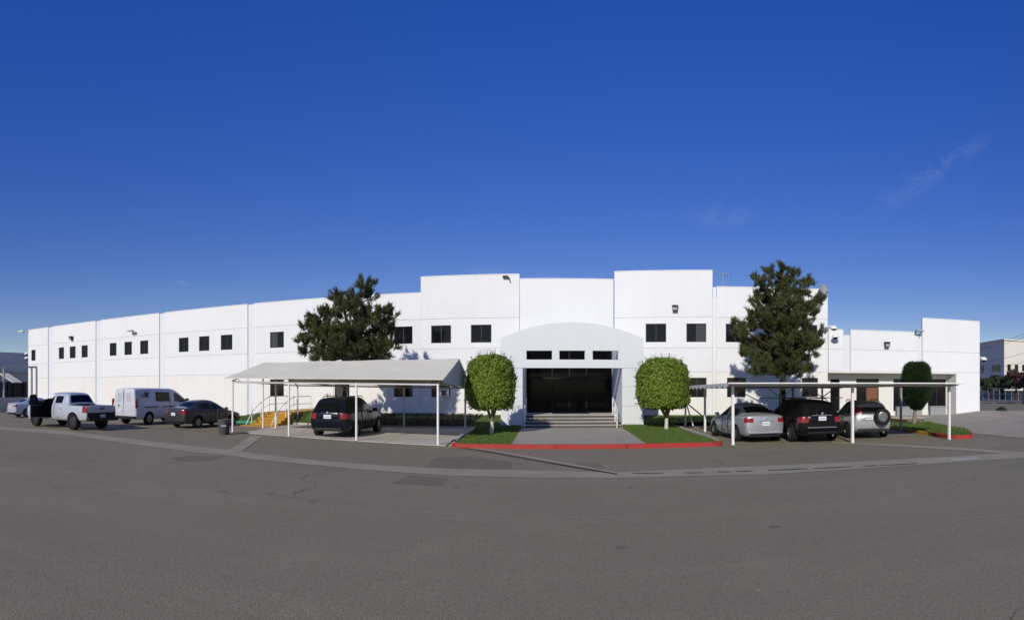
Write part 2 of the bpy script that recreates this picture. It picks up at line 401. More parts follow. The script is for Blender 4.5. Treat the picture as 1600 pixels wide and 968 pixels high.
# old white stripe on the right and worn stripe by the gutter
struct('road_marking', px_strip([(1486, 717.8), (1530, 715.6)], [(1486, 719.4), (1530, 717.0)], 0.016, 4), mat('worn_white', (0.55, 0.54, 0.52), 0.8, var=0.5, vscale=6))
struct('road_marking', px_strip([(270, 670.2), (310, 671.5), (345, 672.6)], [(270, 671.0), (310, 672.6), (345, 673.8)], 0.006, 6), mat('worn_yellow', (0.30, 0.20, 0.06), 0.8, var=0.6, vscale=5))
mat('ghost_line', (0.275, 0.248, 0.185), 0.9, var=0.9, vscale=1.4, col2=(0.235, 0.207, 0.14), fine=0.3, fscale=30)
for q in ([(615, 797), (700, 801), (790, 807)], [(520, 752), (560, 757), (610, 762)], [(1265, 794), (1350, 785), (1445, 775)], [(1480, 811), (1540, 806), (1600, 803)], [(860, 808), (990, 806)]):
    struct('road_marking', px_strip(q, [(x, y + 1.8) for x, y in q], 0.004, 12), 'ghost_line')
# slab below the left carport: four concrete bays with joints
CPF = [Vector((-3.75, 19.72, 0)), Vector((-13.7, 22.15, 0))]; CPB = [Vector((-3.95, 28.0, 0)), Vector((-14.7, 29.6, 0))]
base = tag(poly([CPF[0], CPF[1], CPB[1], CPB[0]][::-1], 0.006).build('parking_slab', 'dirt_line'), kind='structure')
for i in range(4):
    for j in range(2):
        c = []
        for a, b in ((0, 0), (1, 0), (1, 1), (0, 1)):
            u = (i + (0.006 if a == 0 else 0.994)) / 4
            v = (j + (0.004 if b == 0 else 0.996)) / 2
            p = CPF[0].lerp(CPF[1], u).lerp(CPB[0].lerp(CPB[1], u), v); c.append(p)
        mm = MB(); mm.add([(p.x, p.y, z) for z in (0.006, 0.03) for p in c[::-1]], [(4, 5, 6, 7), (0, 1, 5, 4), (1, 2, 6, 5), (2, 3, 7, 6), (3, 0, 4, 7)])
        mm.build('slab_bay', 'concrete', base)
# the concrete yard on the right, rising gently to the wall
AP = [gp(1440, 668, 0.02), gp(1445, 652, 0.12), FR.p(FR.s(1490), 0.05, 0.2), FR.p(FR.s(1531) + 0.2, 0.05, 0.42), FR.p(FR.s(1531) + 6.0, 1.0, 0.3), gp(1600, 652, 0.25), gp(1600, 668, 0.1), gp(1600, 684, 0.012), gp(1535, 678, 0.014)]
ce = gp(1530, 660, 0.12)
m = MB(); m.add([ce] + AP, [(0, i + 1, (i + 1) % len(AP) + 1) for i in range(len(AP))][::1])
struct('concrete_yard', m, 'concrete_yard')
m = MB(); m.box(FR.s(1297), FR.s(1492), -1.0, 1.1, 0.0, 0.14, fr=FR); struct('pavement', m, 'concrete_walk')

# ---- kerbs
def offset(pts, d):
    out = []
    for i, p in enumerate(pts):
        a = pts[max(i - 1, 0)]; b = pts[min(i + 1, len(pts) - 1)]
        t = (Vector(b) - Vector(a)).normalized(); out.append(Vector(p) + Vector((-t.y, t.x)) * d)
    return out
def kerb(pts, w_, h, material, name='kerb'):
    """kerb along a line of ground points, rounded top edge; the inside lies to the left"""
    o0 = [Vector(p) for p in pts]; m = MB()
    prof = [(0, 0), (0.012, h - 0.035), (0.04, h), (w_, h), (w_, 0)]
    rows = [offset(o0, d) for d, z in prof]
    k = len(o0)
    for r, (d, z) in zip(rows, prof): m.v += [(p.x, p.y, z) for p in r]
    for a in range(len(prof) - 1):
        for i in range(k - 1): m.f.append((a * k + i, a * k + i + 1, (a + 1) * k + i + 1, (a + 1) * k + i)); m.m.append(0)
    m.f.append(tuple(a * k for a in range(len(prof)))); m.m.append(0)
    m.f.append(tuple(a * k + k - 1 for a in range(len(prof)))[::-1]); m.m.append(0)
    return struct(name, m, material)
def arc(c, r, a0, a1, n=8): return [Vector((c[0] + r * math.cos(R(lerp(a0, a1, i / n))), c[1] + r * math.sin(R(lerp(a0, a1, i / n))))) for i in range(n + 1)]
kerb(arc((-2.95, 19.75), 0.6, 200, 270) + [Vector((x, 19.14)) for x in (-1.5, 0.2)], 0.17, 0.16, 'red_paint')
kerb([Vector((0.215, 19.14)), Vector((2.62, 19.125))], 0.17, 0.16, 'red_paint')
kerb([Vector((2.64, 19.125)), Vector((4, 19.12)), Vector((5.6, 19.12))] + arc((5.7, 19.7), 0.58, 275, 350), 0.17, 0.158, 'red_paint')
kerb([Vector((-3.92, 27.9)), Vector((-3.82, 23)), Vector((-3.6, 19.9)), Vector((-3.52, 19.56))], 0.15, 0.13, 'concrete')
kerb([Vector((6.29, 19.62)), Vector((6.6, 23)), Vector((6.75, 30.0))], 0.15, 0.13, 'concrete')
kerb([Vector((-12, 28.5)), Vector((-3.97, 28.05))], 0.15, 0.13, 'concrete')
kerb([Vector((-19.6, 28.5)), Vector((-16.35, 28.4))], 0.16, 0.14, 'green_paint')
IS = [(15.85, 21.6), (15.55, 19.9), (15.2, 18.2)]
kerb([Vector((17.7, 25.9)), Vector((16.2, 23.2)), Vector((15.62, 20.0)), Vector((15.5, 19.0))], 0.16, 0.15, 'yellow_paint')
kerb([Vector((15.5, 18.98)), Vector((15.3, 18.1))] + arc((15.85, 17.55), 0.62, 165, 300, 10) + [Vector((17.3, 18.3)), Vector((18.3, 19.6))], 0.16, 0.15, 'red_paint')
kerb([Vector((18.32, 19.62)), Vector((20.2, 24.6)), Vector((20.3, 25.2))], 0.16, 0.15, 'concrete')
kerb([Vector((20.75, 30.0)), Vector((20.45, 28.6)), Vector((20.3, 27.4))], 0.15, 0.15, 'yellow_paint')

# ---- lawns with a low bank up to the wall
def bank(x, y, z0=0.11, z1=0.32, ya=26.0, yb=35.0):
    t = min(1, max(0, (y - ya) / (yb - ya)))
    if ya == 26.0 and -4.3 < x < 7.2: z0 -= 0.085 * min(1, max(0, (y - 20.0) / 6.0)) * (1 - t)      # the lawn dips before the porch
    return z0 + (z1 - z0) * t * t * (3 - 2 * t) + 0.02 * mnoise.noise((x * 0.8, y * 0.8, 0))
LAWNS = []
def lawn(x0, x1, y0, y1, xf=None, step=0.5, surface='lawn', **kw):
    """xf(y) gives the left and right edge at depth y"""
    m = MB(); ny = max(2, int((y1 - y0) / step)); nx = max(2, int((x1 - x0) / step))
    for j in range(ny + 1):
        y = lerp(y0, y1, j / ny); a, b = xf(y) if xf else (x0, x1)
        for i in range(nx + 1):
            x = lerp(a, b, i / nx); m.v.append((x, y, bank(x, y, **kw)))
    for j in range(ny):
        for i in range(nx):
            a = j * (nx + 1) + i; m.f.append((a, a + 1, a + nx + 2, a + nx + 1)); m.m.append(0)
    LAWNS.append((x0, x1, y0, y1, xf, kw))
    return struct('lawn' if surface == 'lawn' else 'dark_ground', m, surface, smooth=80)
WL = lambda y: lerp(-1.36, -1.50, (y - 19.3) / 10); WR = lambda y: lerp(3.36, 3.78, (y - 19.3) / 10)
lawn(-3.6, -1.4, 19.3, 28.2, lambda y: (lerp(-3.36, -3.78, (y - 19.3) / 9), WL(y)))
lawn(-4.0, -1.5, 28.2, 36.4, lambda y: (-4.2, WL(28.2) if y < 29 else -1.6))
lawn(-12.0, -4.2, 28.2, 36.4, None, surface=mat('dark_brown_ground', (0.032, 0.027, 0.017), 0.95, 0.1, var=0.6, vscale=1.5, fine=0.4, fscale=20, bump=0.6, bscale=12))  # ground behind the left carport, coloured a near-black brown
lawn(3.4, 6.4, 19.3, 30.1, lambda y: (WR(min(y, 29)), lerp(6.1, 6.6, (y - 19.3) / 10)))
lawn(4.0, 19.0, 30.1, 35.4, lambda y: (3.9, 19.6 - (y - 30.1) * 1.2))
lawn(-14.3, -11.6, 28.6, 35.8, None, z0=0.13, z1=0.69, ya=28.7, yb=30.5)
kerb([Vector((-14.3, 28.45)), Vector((-12.1, 28.5))], 0.15, 0.13, 'concrete')
lawn(-19.6, -16.4, 28.6, 36.4, None, z0=0.13, z1=0.36, ya=29, yb=35)
m = MB(); ip = [(17.8, 25.75), (16.36, 23.1), (15.78, 20.0), (15.68, 18.9), (15.42, 18.0), (15.5, 17.45), (15.9, 17.15), (16.3, 17.3), (17.2, 18.45), (18.2, 19.7), (20.05, 24.7), (20.1, 25.1)]
c = (17.2, 21.0)
m.add([(c[0], c[1], 0.2)] + [(x, y, 0.12) for x, y in ip], [(0, i + 1, (i + 1) % len(ip) + 1) for i in range(len(ip))]); struct('lawn', m, 'lawn', smooth=80)
# the walk from the kerb to the steps, in slabs
wb = MB(); wb.add([(WL(19.3), 19.3, 0.12), (WR(19.3), 19.3, 0.12), (WR(29.2), 29.2, 0.004), (WL(29.2), 29.2, 0.004)], [(0, 1, 2, 3)])
wbo = struct('walkway', wb, 'dirt_line')
for j in range(3):
    y0 = lerp(19.32, 29.2, j / 3) + 0.012; y1 = lerp(19.32, 29.2, (j + 1) / 3) - 0.012
    mm = MB(); q = [(WL(y0), y0), (WR(y0), y0), (WR(y1), y1), (WL(y1), y1)]; zt_ = lambda y: lerp(0.145, 0.022, (y - 19.3) / 9.9)
    mm.add([(x, y, -0.05) for x, y in q] + [(x, y, zt_(y)) for x, y in q], [(4, 5, 6, 7), (0, 1, 5, 4), (1, 2, 6, 5), (2, 3, 7, 6), (3, 0, 4, 7)]); mm.build('slab', 'concrete_walk', wbo)
# grass blades
m = MB()
def blades(x0, x1, y0, y1, xf, kw, n):
    for _ in range(n):
        y = rnd.uniform(y0, y1); a, b = xf(y) if xf else (x0, x1); x = rnd.uniform(a, b)
        z = bank(x, y, **kw); h = rnd.uniform(0.04, 0.10); t = rnd.uniform(0, 6.283); wd = rnd.uniform(0.006, 0.014)
        lx, ly = rnd.uniform(-0.04, 0.04), rnd.uniform(-0.04, 0.04)
        o = len(m.v); m.v += [(x - wd * math.cos(t), y - wd * math.sin(t), z - 0.005), (x + wd * math.cos(t), y + wd * math.sin(t), z - 0.005), (x + lx, y + ly, z + h)]
        m.f.append((o, o + 1, o + 2)); m.m.append(0)
for (x0, x1, y0, y1, xf, kw), n in zip(LAWNS, (16000, 6000, 0, 22000, 14000, 5000, 6000)): blades(x0, x1, y0, y1, xf, kw, n)
for _ in range(9000):
    k = rnd.randrange(len(ip)); a = Vector(ip[k]); b = Vector(ip[(k + 1) % len(ip)]); u, v = rnd.random(), rnd.random()
    if u + v > 1: u, v = 1 - u, 1 - v
    p = Vector(c) + (a - Vector(c)) * u + (b - Vector(c)) * v; z = 0.2 - 0.08 * (u + v); h = rnd.uniform(0.05, 0.14); t = rnd.uniform(0, 6.283)
    o = len(m.v); m.v += [(p.x - 0.012 * math.cos(t), p.y - 0.012 * math.sin(t), z - 0.01), (p.x + 0.012 * math.cos(t), p.y + 0.012 * math.sin(t), z - 0.01), (p.x + rnd.uniform(-.05, .05), p.y + rnd.uniform(-.05, .05), z + h)]
    m.f.append((o, o + 1, o + 2)); m.m.append(0)
go = struct('grass', m, 'grass_blade', kind='stuff')
m = MB()                                       # low dark leaves over the dark brown ground below the pine
for _ in range(9000):
    x, y = rnd.uniform(-11.9, -4.3), rnd.uniform(28.35, 36.2); z = bank(x, y) + rnd.uniform(0.01, 0.14)
    t = rnd.uniform(0, 6.283); s_ = rnd.uniform(0.03, 0.07); a = Vector((math.cos(t), math.sin(t), rnd.uniform(-.4, .4))) * s_; b = Vector((-math.sin(t), math.cos(t), rnd.uniform(-.4, .6))) * s_; p = Vector((x, y, z))
    o = len(m.v); m.v += [tuple(p - a), tuple(p + b * .7), tuple(p + a), tuple(p - b * .7)]; m.f.append((o, o + 1, o + 2, o + 3)); m.m.append(0)
struct('dark_leaves', m, 'dark_leaves', kind='stuff')

# ================================================================== THE BUILDING
BLD = thing('office_building', 'long white two-storey concrete building with arched grey entrance porch', 'building', (0, 36.5, 0))
ZC, ZB, ZA = 3.15, 4.71, 6.71
JG = 0.022                                      # half the width of a joint
def panel(fr, s0, s1, z0, z1, holes, d, material, name='wall_panel', th=0.15):
    """one cast panel with window openings, chamfer-free, th thick"""
    ss = sorted({s0, s1, *[h[0] for h in holes], *[h[1] for h in holes]}); zs = sorted({z0, z1, *[h[2] for h in holes], *[h[3] for h in holes]})
    m = MB()
    def inhole(s, z): return any(h[0] < s < h[1] and h[2] < z < h[3] for h in holes)
    for a, b in zip(ss, ss[1:]):
        for e, g in zip(zs, zs[1:]):
            if not inhole((a + b) / 2, (e + g) / 2):
                m.add([fr.p(a, d, e), fr.p(b, d, e), fr.p(b, d, g), fr.p(a, d, g)], [(0, 1, 2, 3)])
                m.add([fr.p(a, d - th, e), fr.p(b, d - th, e), fr.p(b, d - th, g), fr.p(a, d - th, g)], [(3, 2, 1, 0)])
    for (a, b, e, g, sg) in [(s0, s1, z0, z1, 1)] + [(*h, -1) for h in holes]:
        P = [(a, e), (b, e), (b, g), (a, g)]
        for (p, q) in zip(P, P[1:] + P[:1]):
            f = [fr.p(p[0], d, p[1]), fr.p(p[0], d - th, p[1]), fr.p(q[0], d - th, q[1]), fr.p(q[0], d, q[1])]
            m.add(f, [(0, 1, 2, 3) if sg > 0 else (3, 2, 1, 0)])
    return m.build(name, material, BLD)
def window(fr, s0, s1, z0, z1, d, split=True, curtain=None):
    """dark aluminium frame set back in its opening, panes behind"""
    b = 0.045; m = MB(); e = 0.003
    for q in ((s0 + e, s0 + b, z0 + e, z1 - e), (s1 - b, s1 - e, z0 + e, z1 - e), (s0 + b, s1 - b, z0 + e, z0 + b), (s0 + b, s1 - b, z1 - b, z1 - e)): m.box(q[0], q[1], d - 0.12, d - 0.07, q[2], q[3], fr=fr)
    mid = (s0 + s1) / 2
    if split: m.box(mid - 0.02, mid + 0.02, d - 0.115, d - 0.075, z0 + b, z1 - b, fr=fr)
    o = m.build('window', 'frame_dark', BLD)
    for k, (a, c_) in enumerate([(s0 + b, mid - 0.02), (mid + 0.02, s1 - b)] if split else [(s0 + b, s1 - b)]):
        p = MB(); p.box(a, c_, d - 0.11, d - 0.095, z0 + b, z1 - b, fr=fr); p.build('pane', 'glass_curtain' if curtain == k else 'glass_dark', o)
    return o
def column(fr, a, b, top, wins, d=0.0, zlo=0.0, rows=None, lower='white_lower'):
    """one bay of stacked panels; wins: (s0, s1, z0, z1, curtain)"""
    rows = rows or [zlo, ZC, ZB, ZA, top]
    for k, (z0, z1) in enumerate(zip(rows, rows[1:])):
        hs = [q[:4] for q in wins if z0 < q[2] < z1]
        lo = z0 + (JG if k else 0); hi = z1 - (JG if k < len(rows) - 2 else 0)
        panel(fr, a + 0.012, b - 0.012, lo, hi, hs, d, lower if k == 0 else ('white_upper' if (k + int(a * 3)) % 2 else 'white_upper_b'))
        if k: 
            j = MB(); j.box(a + 0.014, b - 0.014, d - 0.148, d - 0.028, z0 - JG + 0.002, z0 + JG - 0.002, fr=fr); j.build('joint', 'joint', BLD)
    for q in wins: window(fr, *q[:4], d, (q[1] - q[0]) > 0.9, q[4] if len(q) > 4 else None)
    cp = MB(); cp.box(a + 0.012, b - 0.012, d - 0.19, d + 0.018, top + 0.002, top + 0.05, fr=fr); cp.build('coping', 'white_upper', BLD)
UZ0, UZ1, LZ0, LZ1 = 5.10, 6.28, 1.50, 2.76
U = lambda a, b, c_=None: (FC.s(a), FC.s(b), UZ0, UZ1, c_)
LW = lambda a, b, c_=None: (FC.s(a), FC.s(b), LZ0, LZ1, c_)
S = FC.s
column(FC, S(44), S(75), 8.5, [U(49, 55.5)])
column(FC, S(82), S(149.5), 8.5, [U(92, 100), U(109, 118), U(127.5, 137)])
column(FC, S(157), S(249), 8.5, [U(171.5, 182), U(194.5, 206), U(219, 231.5)])
column(FC, S(257), S(387), 8.5, [U(279.5, 294.5), U(311, 327), U(345, 363)])
column(FC, S(397), S(521), 8.5, [U(422, 443.5, 0), LW(422, 443.5)])
column(FC, S(521), S(657.5), 8.5, [U(524, 547), U(615.5, 644.5), LW(615.5, 644.5), (S(523), S(546), 0.78, 2.85)])
column(FC, S(657.5), S(812), 9.55, [U(674, 705), U(736, 768), LW(674, 704)], d=0.06)
column(FC, S(812), S(960) - 0.05, 9.25, [], rows=[0, 4.6, 9.25], lower='white_upper')
for a, b in ((75, 82), (149.5, 157), (249, 257), (387, 397)):
    m = MB(); m.box(S(a), S(b), -0.16, -0.075, 0, 8.5, fr=FC); m.build('pilaster', 'pilaster', BLD)
Q = FR.s
UR = lambda a, b, c_=None: (Q(a), Q(b), UZ0, UZ1 + 0.03, c_)
LR = lambda a, b, c_=None: (Q(a), Q(b), LZ0, LZ1 + 0.02, c_)
column(FR, Q(960) + 0.0, Q(1113.5), 9.75, [UR(1009, 1041), UR(1072.5, 1103.5, 1), LR(1074, 1104)], d=0.06)
m = MB(); m.box(Q(1113.5) + 0.02, Q(1119.5) - 0.02, -0.16, -0.03, 0, 8.7, fr=FR); m.build('pilaster', 'white_upper_b', BLD)
column(FR, Q(1119.5), Q(1293.5), 8.7, [UR(1134, 1164), UR(1252, 1277), LR(1136, 1165), LR(1253, 1278)])
# the low wing: upper band over a recessed ground floor
rw = [3.27, ZB, 6.03]
column(FR, Q(1293.5) + 0.03, Q(1318), 6.03, [], rows=rw, lower='white_upper')
column(FR, Q(1328.5), Q(1432), 6.03, [], rows=rw, lower='white_upper')
for a, b, t in ((1318, 1328.5, 5.7), (1432, 1441, 5.92)):
    m = MB(); m.box(Q(a) + 0.01, Q(b) - 0.01, -0.16, -0.06, 3.27, t, fr=FR); m.build('pilaster', 'pilaster', BLD)
column(FR, Q(1441), Q(1531), 7.06, [], rows=[3.27, ZB, 7.06], lower='white_upper')
panel(FR, Q(1494), Q(1531) - 0.012, 0.0, 3.21, [], 0, 'white_upper')
j = MB(); j.box(Q(1494), Q(1531) - 0.02, -0.148, -0.028, 3.212, 3.268, fr=FR); j.build('joint', 'joint', BLD)
m = MB(); m.box(Q(1293.5), Q(1494), -1.12, -0.155, 3.10, 3.268, fr=FR); m.box(Q(1294.5), Q(1493.5), -0.15, -0.01, 3.13, 3.266, fr=FR); m.build('soffit', 'recess', BLD)
# sloped return wall at the right end of the recess
m = MB(); a, b = Q(1494), Q(1488)
P = [FR.p(a - 0.002, -0.002, 0), FR.p(a - 0.002, -1.1, 0), FR.p(b, -1.1, 0), FR.p(a - 0.002, -0.002, 3.095), FR.p(a - 0.002, -1.1, 3.095), FR.p(b, -1.1, 3.095)]
m.add(P, [(0, 2, 5, 3), (0, 1, 2), (3, 5, 4)]); m.build('return_wall', 'recess', BLD)
B1 = 1.0
QB = lambda px: FR.s(px, B1)
ops = [(QB(1297.5), QB(1312), 0.5, 2.72), (QB(1338), QB(1373), 0.15, 2.76), (QB(1396), QB(1440), 0.45, 2.76), (QB(1450), QB(1478), 0.45, 2.76)]
panel(FR, Q(1293.5) - 0.3, QB(1490), 0.0, 3.10, ops, -B1, 'recess', 'recess_wall')
for k, q in enumerate(ops):
    if k != 1: window(FR, *q, -B1, k > 0)
# double doorway: dark glass leaf and a brown leaf standing ajar
s0, s1, z0, z1 = ops[1]; mid = lerp(s0, s1, 0.45)
m = MB(); 
for q in ((s0 + .003, s0 + .06, z0, z1 - .003), (s1 - .06, s1 - .003, z0, z1 - .003), (s0 + .06, s1 - .06, 2.3, 2.36), (mid - .03, mid + .03, z0, 2.3)): m.box(q[0], q[1], -B1 - 0.12, -B1 - 0.06, q[2], q[3], fr=FR)
dr = m.build('doorway', 'frame_dark', BLD)
m = MB(); m.box(s0 + .06, mid - .03, -B1 - .11, -B1 - .09, z0 + .02, 2.3, fr=FR); m.build('pane', 'glass_dark', dr)
m = MB(); m.box(s0 + .06, s1 - .06, -B1 - .11, -B1 - .09, 2.36, z1 - .01, fr=FR); m.build('pane', 'glass_dark', dr)
m = MB(); m.box(mid + .035, s1 - .065, -B1 - .105, -B1 - .065, z0 + .02, 2.29, fr=FR); m.box(mid + .12, s1 - .15, -B1 - .066, -B1 - .055, z0 + .2, 1.0, fr=FR); m.box(mid + .12, s1 - .15, -B1 - .066, -B1 - .055, 1.15, 2.15, fr=FR)
dl = m.build('door', 'brown_wood', BLD); m = MB(); m.tube(FR.p(mid + .09, -B1 - .06, 1.1), FR.p(mid + .09, -B1 + .0, 1.1), 0.025); m.build('handle', 'galvanised', dl)
# service door at the head of the yellow stairs
s0, s1 = S(523), S(546)
m = MB(); m.box(s0 + 0.06, s1 - 0.06, -0.094, -0.06, 0.8, 2.78, fr=FC); dl = m.build('door', 'frame_dark', BLD)
# cores behind the panels, roofs
m = MB(); m.box(S(44) + .03, S(960) - .02, -34, -0.165, 0, 7.9, fr=FC); m.build('wall_core', 'white_upper_b', BLD)
m = MB(); m.box(S(44) + .02, S(960) - .02, -34.1, -0.17, 7.9, 8.0, fr=FC); m.build('roof', 'roofing', BLD)
m = MB(); m.box(Q(960) + .2, Q(1293.5) - .03, -30, -0.165, 0, 8.05, fr=FR); m.build('wall_core', 'white_upper_b', BLD)
m = MB(); m.box(Q(960) + .2, Q(1293.5) - .02, -30.1, -0.17, 8.05, 8.2, fr=FR); m.build('roof', 'roofing', BLD)
m = MB(); m.box(Q(1293.5) - .02, Q(1531) - .02, -28, -1.17, 0, 5.4, fr=FR); m.box(Q(1293.5) + .01, Q(1531) - .02, -1.16, -0.165, 3.275, 5.4, fr=FR); m.box(Q(1495), Q(1531) - .025, -1.16, -0.165, 0, 3.27, fr=FR); m.build('wall_core', 'white_upper_b', BLD)
m = MB(); m.box(Q(1293.5), Q(1531) - .02, -28.1, -0.17, 5.4, 5.5, fr=FR); m.build('roof', 'roofing', BLD)
# ---- the porch: grey front wall with an arched top, three slots and a wide opening
PY = 29.3; PB = 34.2
PX = lambda px, Y=PY: Y * math.tan(az(px))
pl0, pl1, pr0, pr1 = PX(782.5), PX(816.5), PX(972), PX(1005.5)
pc = PX(893.5); hwid = (pr1 - pl0) / 2; cen = (pl0 + pr1) / 2
def arch(x): 
    sag, ze = 0.84, 4.73; rad = (hwid ** 2 + sag ** 2) / (2 * sag); return ze + sag - rad + math.sqrt(rad ** 2 - (x - cen) ** 2)
def wallmb(x0, x1, z0, ztop, holes, y0, y1, n=32):
    """front wall piece whose top follows ztop(x); holes: (x0, x1, z0, z1)"""
    xs = sorted({*[lerp(x0, x1, i / n) for i in range(n + 1)], *[h[0] for h in holes], *[h[1] for h in holes]}); m = MB()
    for a, b in zip(xs, xs[1:]):
        mm = (a + b) / 2; hs = sorted([h for h in holes if h[0] <= mm <= h[1]], key=lambda h: h[2])
        segs = []; lo = z0
        for h in hs: segs.append((lo, h[2], h[2])); lo = h[3]
        segs.append((lo, ztop(a), ztop(b)))
        for e, ga, gb in segs:
            m.add([(a, y0, e), (b, y0, e), (b, y0, gb), (a, y0, ga), (a, y1, e), (b, y1, e), (b, y1, gb), (a, y1, ga)], [(0, 1, 2, 3), (5, 4, 7, 6), (3, 2, 6, 7), (4, 5, 1, 0)])
            for xx, i0, zz in ((a, 0, ga), (b, 1, gb)):
                if abs(xx - x0) < 1e-6 or abs(xx - x1) < 1e-6 or any(abs(xx - h[0]) < 1e-6 or abs(xx - h[1]) < 1e-6 for h in holes):
                    m.add([(xx, y0, e), (xx, y1, e), (xx, y1, zz), (xx, y0, zz)], [(0, 1, 2, 3)])
    return m
slots = [(PX(822.5), PX(862.5), 3.60, 4.08), (PX(874), PX(914), 3.60, 4.08), (PX(926), PX(966), 3.60, 4.08)]
wallmb(pl0, pr1, 3.165, arch, slots, PY, PY + 0.32).build('porch_arch', 'porch', BLD)
for a, b in ((pl0, pl1), (pr0, pr1)):
    for z0, z1 in ((0, 1.115), (1.145, 2.155), (2.185, 3.135)):
        m = MB(); m.box(a, b, PY, PY + 0.32, z0, z1); m.build('porch_panel', 'porch', BLD)
    m = MB(); m.box(a + .012, b - .012, PY + 0.03, PY + 0.31, 0, 3.16); m.build('joint', 'joint', BLD)
    m = MB(); m.box(a + .004, b - .004, PY + 0.325, 36.33, 0, 4.6); m.build('porch_side_wall', 'porch', BLD)
for k, (a, b) in enumerate(((pl1, pr0),)):
    m = MB(); m.box(a, b, PB - 0.05, 36.33, 4.45, 4.6); m.build('porch_roof', 'porch', BLD)
# glazed entrance front at the back of the porch
m = MB(); gx = [pl1 + 0.01, lerp(pl1, pr0, 0.30), lerp(pl1, pr0, 0.5), lerp(pl1, pr0, 0.70), pr0 - 0.01]
for x in gx: m.box(x - 0.035 if x > gx[0] else x, x + 0.035 if x < gx[-1] else x, PB, PB + 0.08, 0.6, 4.44)
for a, b in zip(gx, gx[1:]):
    for z in (0.6, 2.68, 3.5, 4.36): m.box(a + 0.037, b - 0.037, PB + 0.003, PB + 0.077, z, z + 0.08)
ef = m.build('entrance_frame', mat('frame_black', (0.008, 0.008, 0.009), 0.5, 0.25), BLD)
for a, b in zip(gx, gx[1:]):
    for z0, z1 in ((0.69, 2.67), (2.77, 3.49), (3.59, 4.35)):
        m = MB(); m.box(a + 0.04, b - 0.04, PB + 0.03, PB + 0.05, z0, z1); m.build('pane', 'glass_entry', ef)
for x in (gx[2] - 0.12, gx[2] + 0.12):
    m = MB(); m.tube((x, PB - 0.06, 1.25), (x, PB - 0.06, 2.05), 0.011); m.tube((x, PB - 0.06, 1.3), (x, PB + 0.01, 1.3), 0.01); m.tube((x, PB - 0.06, 2.0), (x, PB + 0.01, 2.0), 0.01); m.build('door_handle', 'frame_dark', ef)
# ---- entrance steps
ST = thing('entrance_steps', 'broad pale concrete steps leading up to the dark glass entrance', 'steps', (1.1, 29.3, 0.1))
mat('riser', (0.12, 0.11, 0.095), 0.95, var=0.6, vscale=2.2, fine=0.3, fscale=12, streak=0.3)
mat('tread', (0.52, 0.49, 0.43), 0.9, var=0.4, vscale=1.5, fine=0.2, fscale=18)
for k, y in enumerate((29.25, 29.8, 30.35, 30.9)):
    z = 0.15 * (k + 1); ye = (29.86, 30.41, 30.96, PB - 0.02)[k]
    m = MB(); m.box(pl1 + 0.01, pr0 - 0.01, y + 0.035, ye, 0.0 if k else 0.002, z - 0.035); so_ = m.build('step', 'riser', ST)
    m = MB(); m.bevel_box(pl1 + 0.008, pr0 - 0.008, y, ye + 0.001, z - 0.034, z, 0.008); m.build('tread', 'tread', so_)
m = MB(); m.box(pl1 + 0.02, pr0 - 0.02, 31.0, PB - 0.03, 0, 0.44); m.build('landing_base', 'concrete', ST)
m = MB(); m.bevel_box(0.1, 2.3, 32.6, 33.6, 0.601, 0.62, 0.006); tag(m.build('doormat', 'rubber'), 'flat black doormat lying in front of the entrance glass', 'doormat')
def stair_rail(x, label):
    t = thing('handrail', label, 'handrail', (x, 29.1, 0.02))
    a = [(x, 29.02, 0.02), (x, 29.95, 0.3), (x, 31.1, 0.6)]; hgt = 0.95
    for p in a: m = MB(); m.tube(p, (p[0], p[1], p[2] + hgt), 0.03); m.build('post', 'white_paint', t)
    for h in (hgt, 0.5):
        m = MB(); m.path([(q[0], q[1], q[2] + h) for q in a], 0.03); m.build('rail', 'white_paint', t)
stair_rail(PX(964, 29.1), 'white tubular handrail on the right side of the entrance steps')
stair_rail(PX(819.5, 29.1), 'white tubular handrail on the left side of the entrance steps')

# ================================================================== THINGS ON THE WALL
def wall_light(fr, px, py, label, kind='flood', d=0.0):
    s = fr.s(px); z = fr.z(px, py)
    t = thing('wall_light', label, 'wall light', fr.p(s, d, z), 0, 'lights fixed to the front wall')
    m = MB()
    if kind == 'flood':
        m.box(s - 0.17, s + 0.17, d + 0.03, d + 0.30, z - 0.14, z + 0.17, fr=fr); m.box(s - 0.2, s + 0.2, d + 0.02, d + 0.34, z + 0.17, z + 0.21, fr=fr); m.build('housing', 'black_plastic', t)
        m = MB(); m.box(s - 0.14, s + 0.14, d + 0.30, d + 0.312, z - 0.11, z + 0.06, fr=fr); m.build('lens', mat('lens', (0.35, 0.36, 0.38), 0.15, 0.5), t)
        m = MB(); m.box(s - 0.07, s + 0.07, d, d + 0.05, z - 0.08, z + 0.1, fr=fr); m.build('bracket', 'grey_paint', t)
    elif kind == 'arm':
        m.tube(fr.p(s, d, z), fr.p(s - 0.02, d + 0.35, z + 0.22), 0.03); m.tube(fr.p(s, d, z), fr.p(s, d + 0.02, z - 0.2), 0.035); m.build('arm', 'grey_paint', t)
        m = MB(); m.box(s - 0.42, s + 0.14, d + 0.22, d + 0.52, z + 0.2, z + 0.31, fr=fr); m.build('lamp_head', 'grey_paint', t)
        m = MB(); m.box(s - 0.38, s + 0.1, d + 0.25, d + 0.49, z + 0.185, z + 0.202, fr=fr); m.build('lens', 'lens', t)
    return t
wall_light(FC, 112.5, 528.5, 'small dark floodlight above the three windows nearest the left corner')
wall_light(FC, 210.5, 521.5, 'grey arm light high on the wall between second and third window groups', 'arm')
wall_light(FC, 481, 497, 'dark floodlight on the wall beside the left pine')
wall_light(FR, 1055, 482.5, 'square dark floodlight above the windows right of the porch', d=0.06)
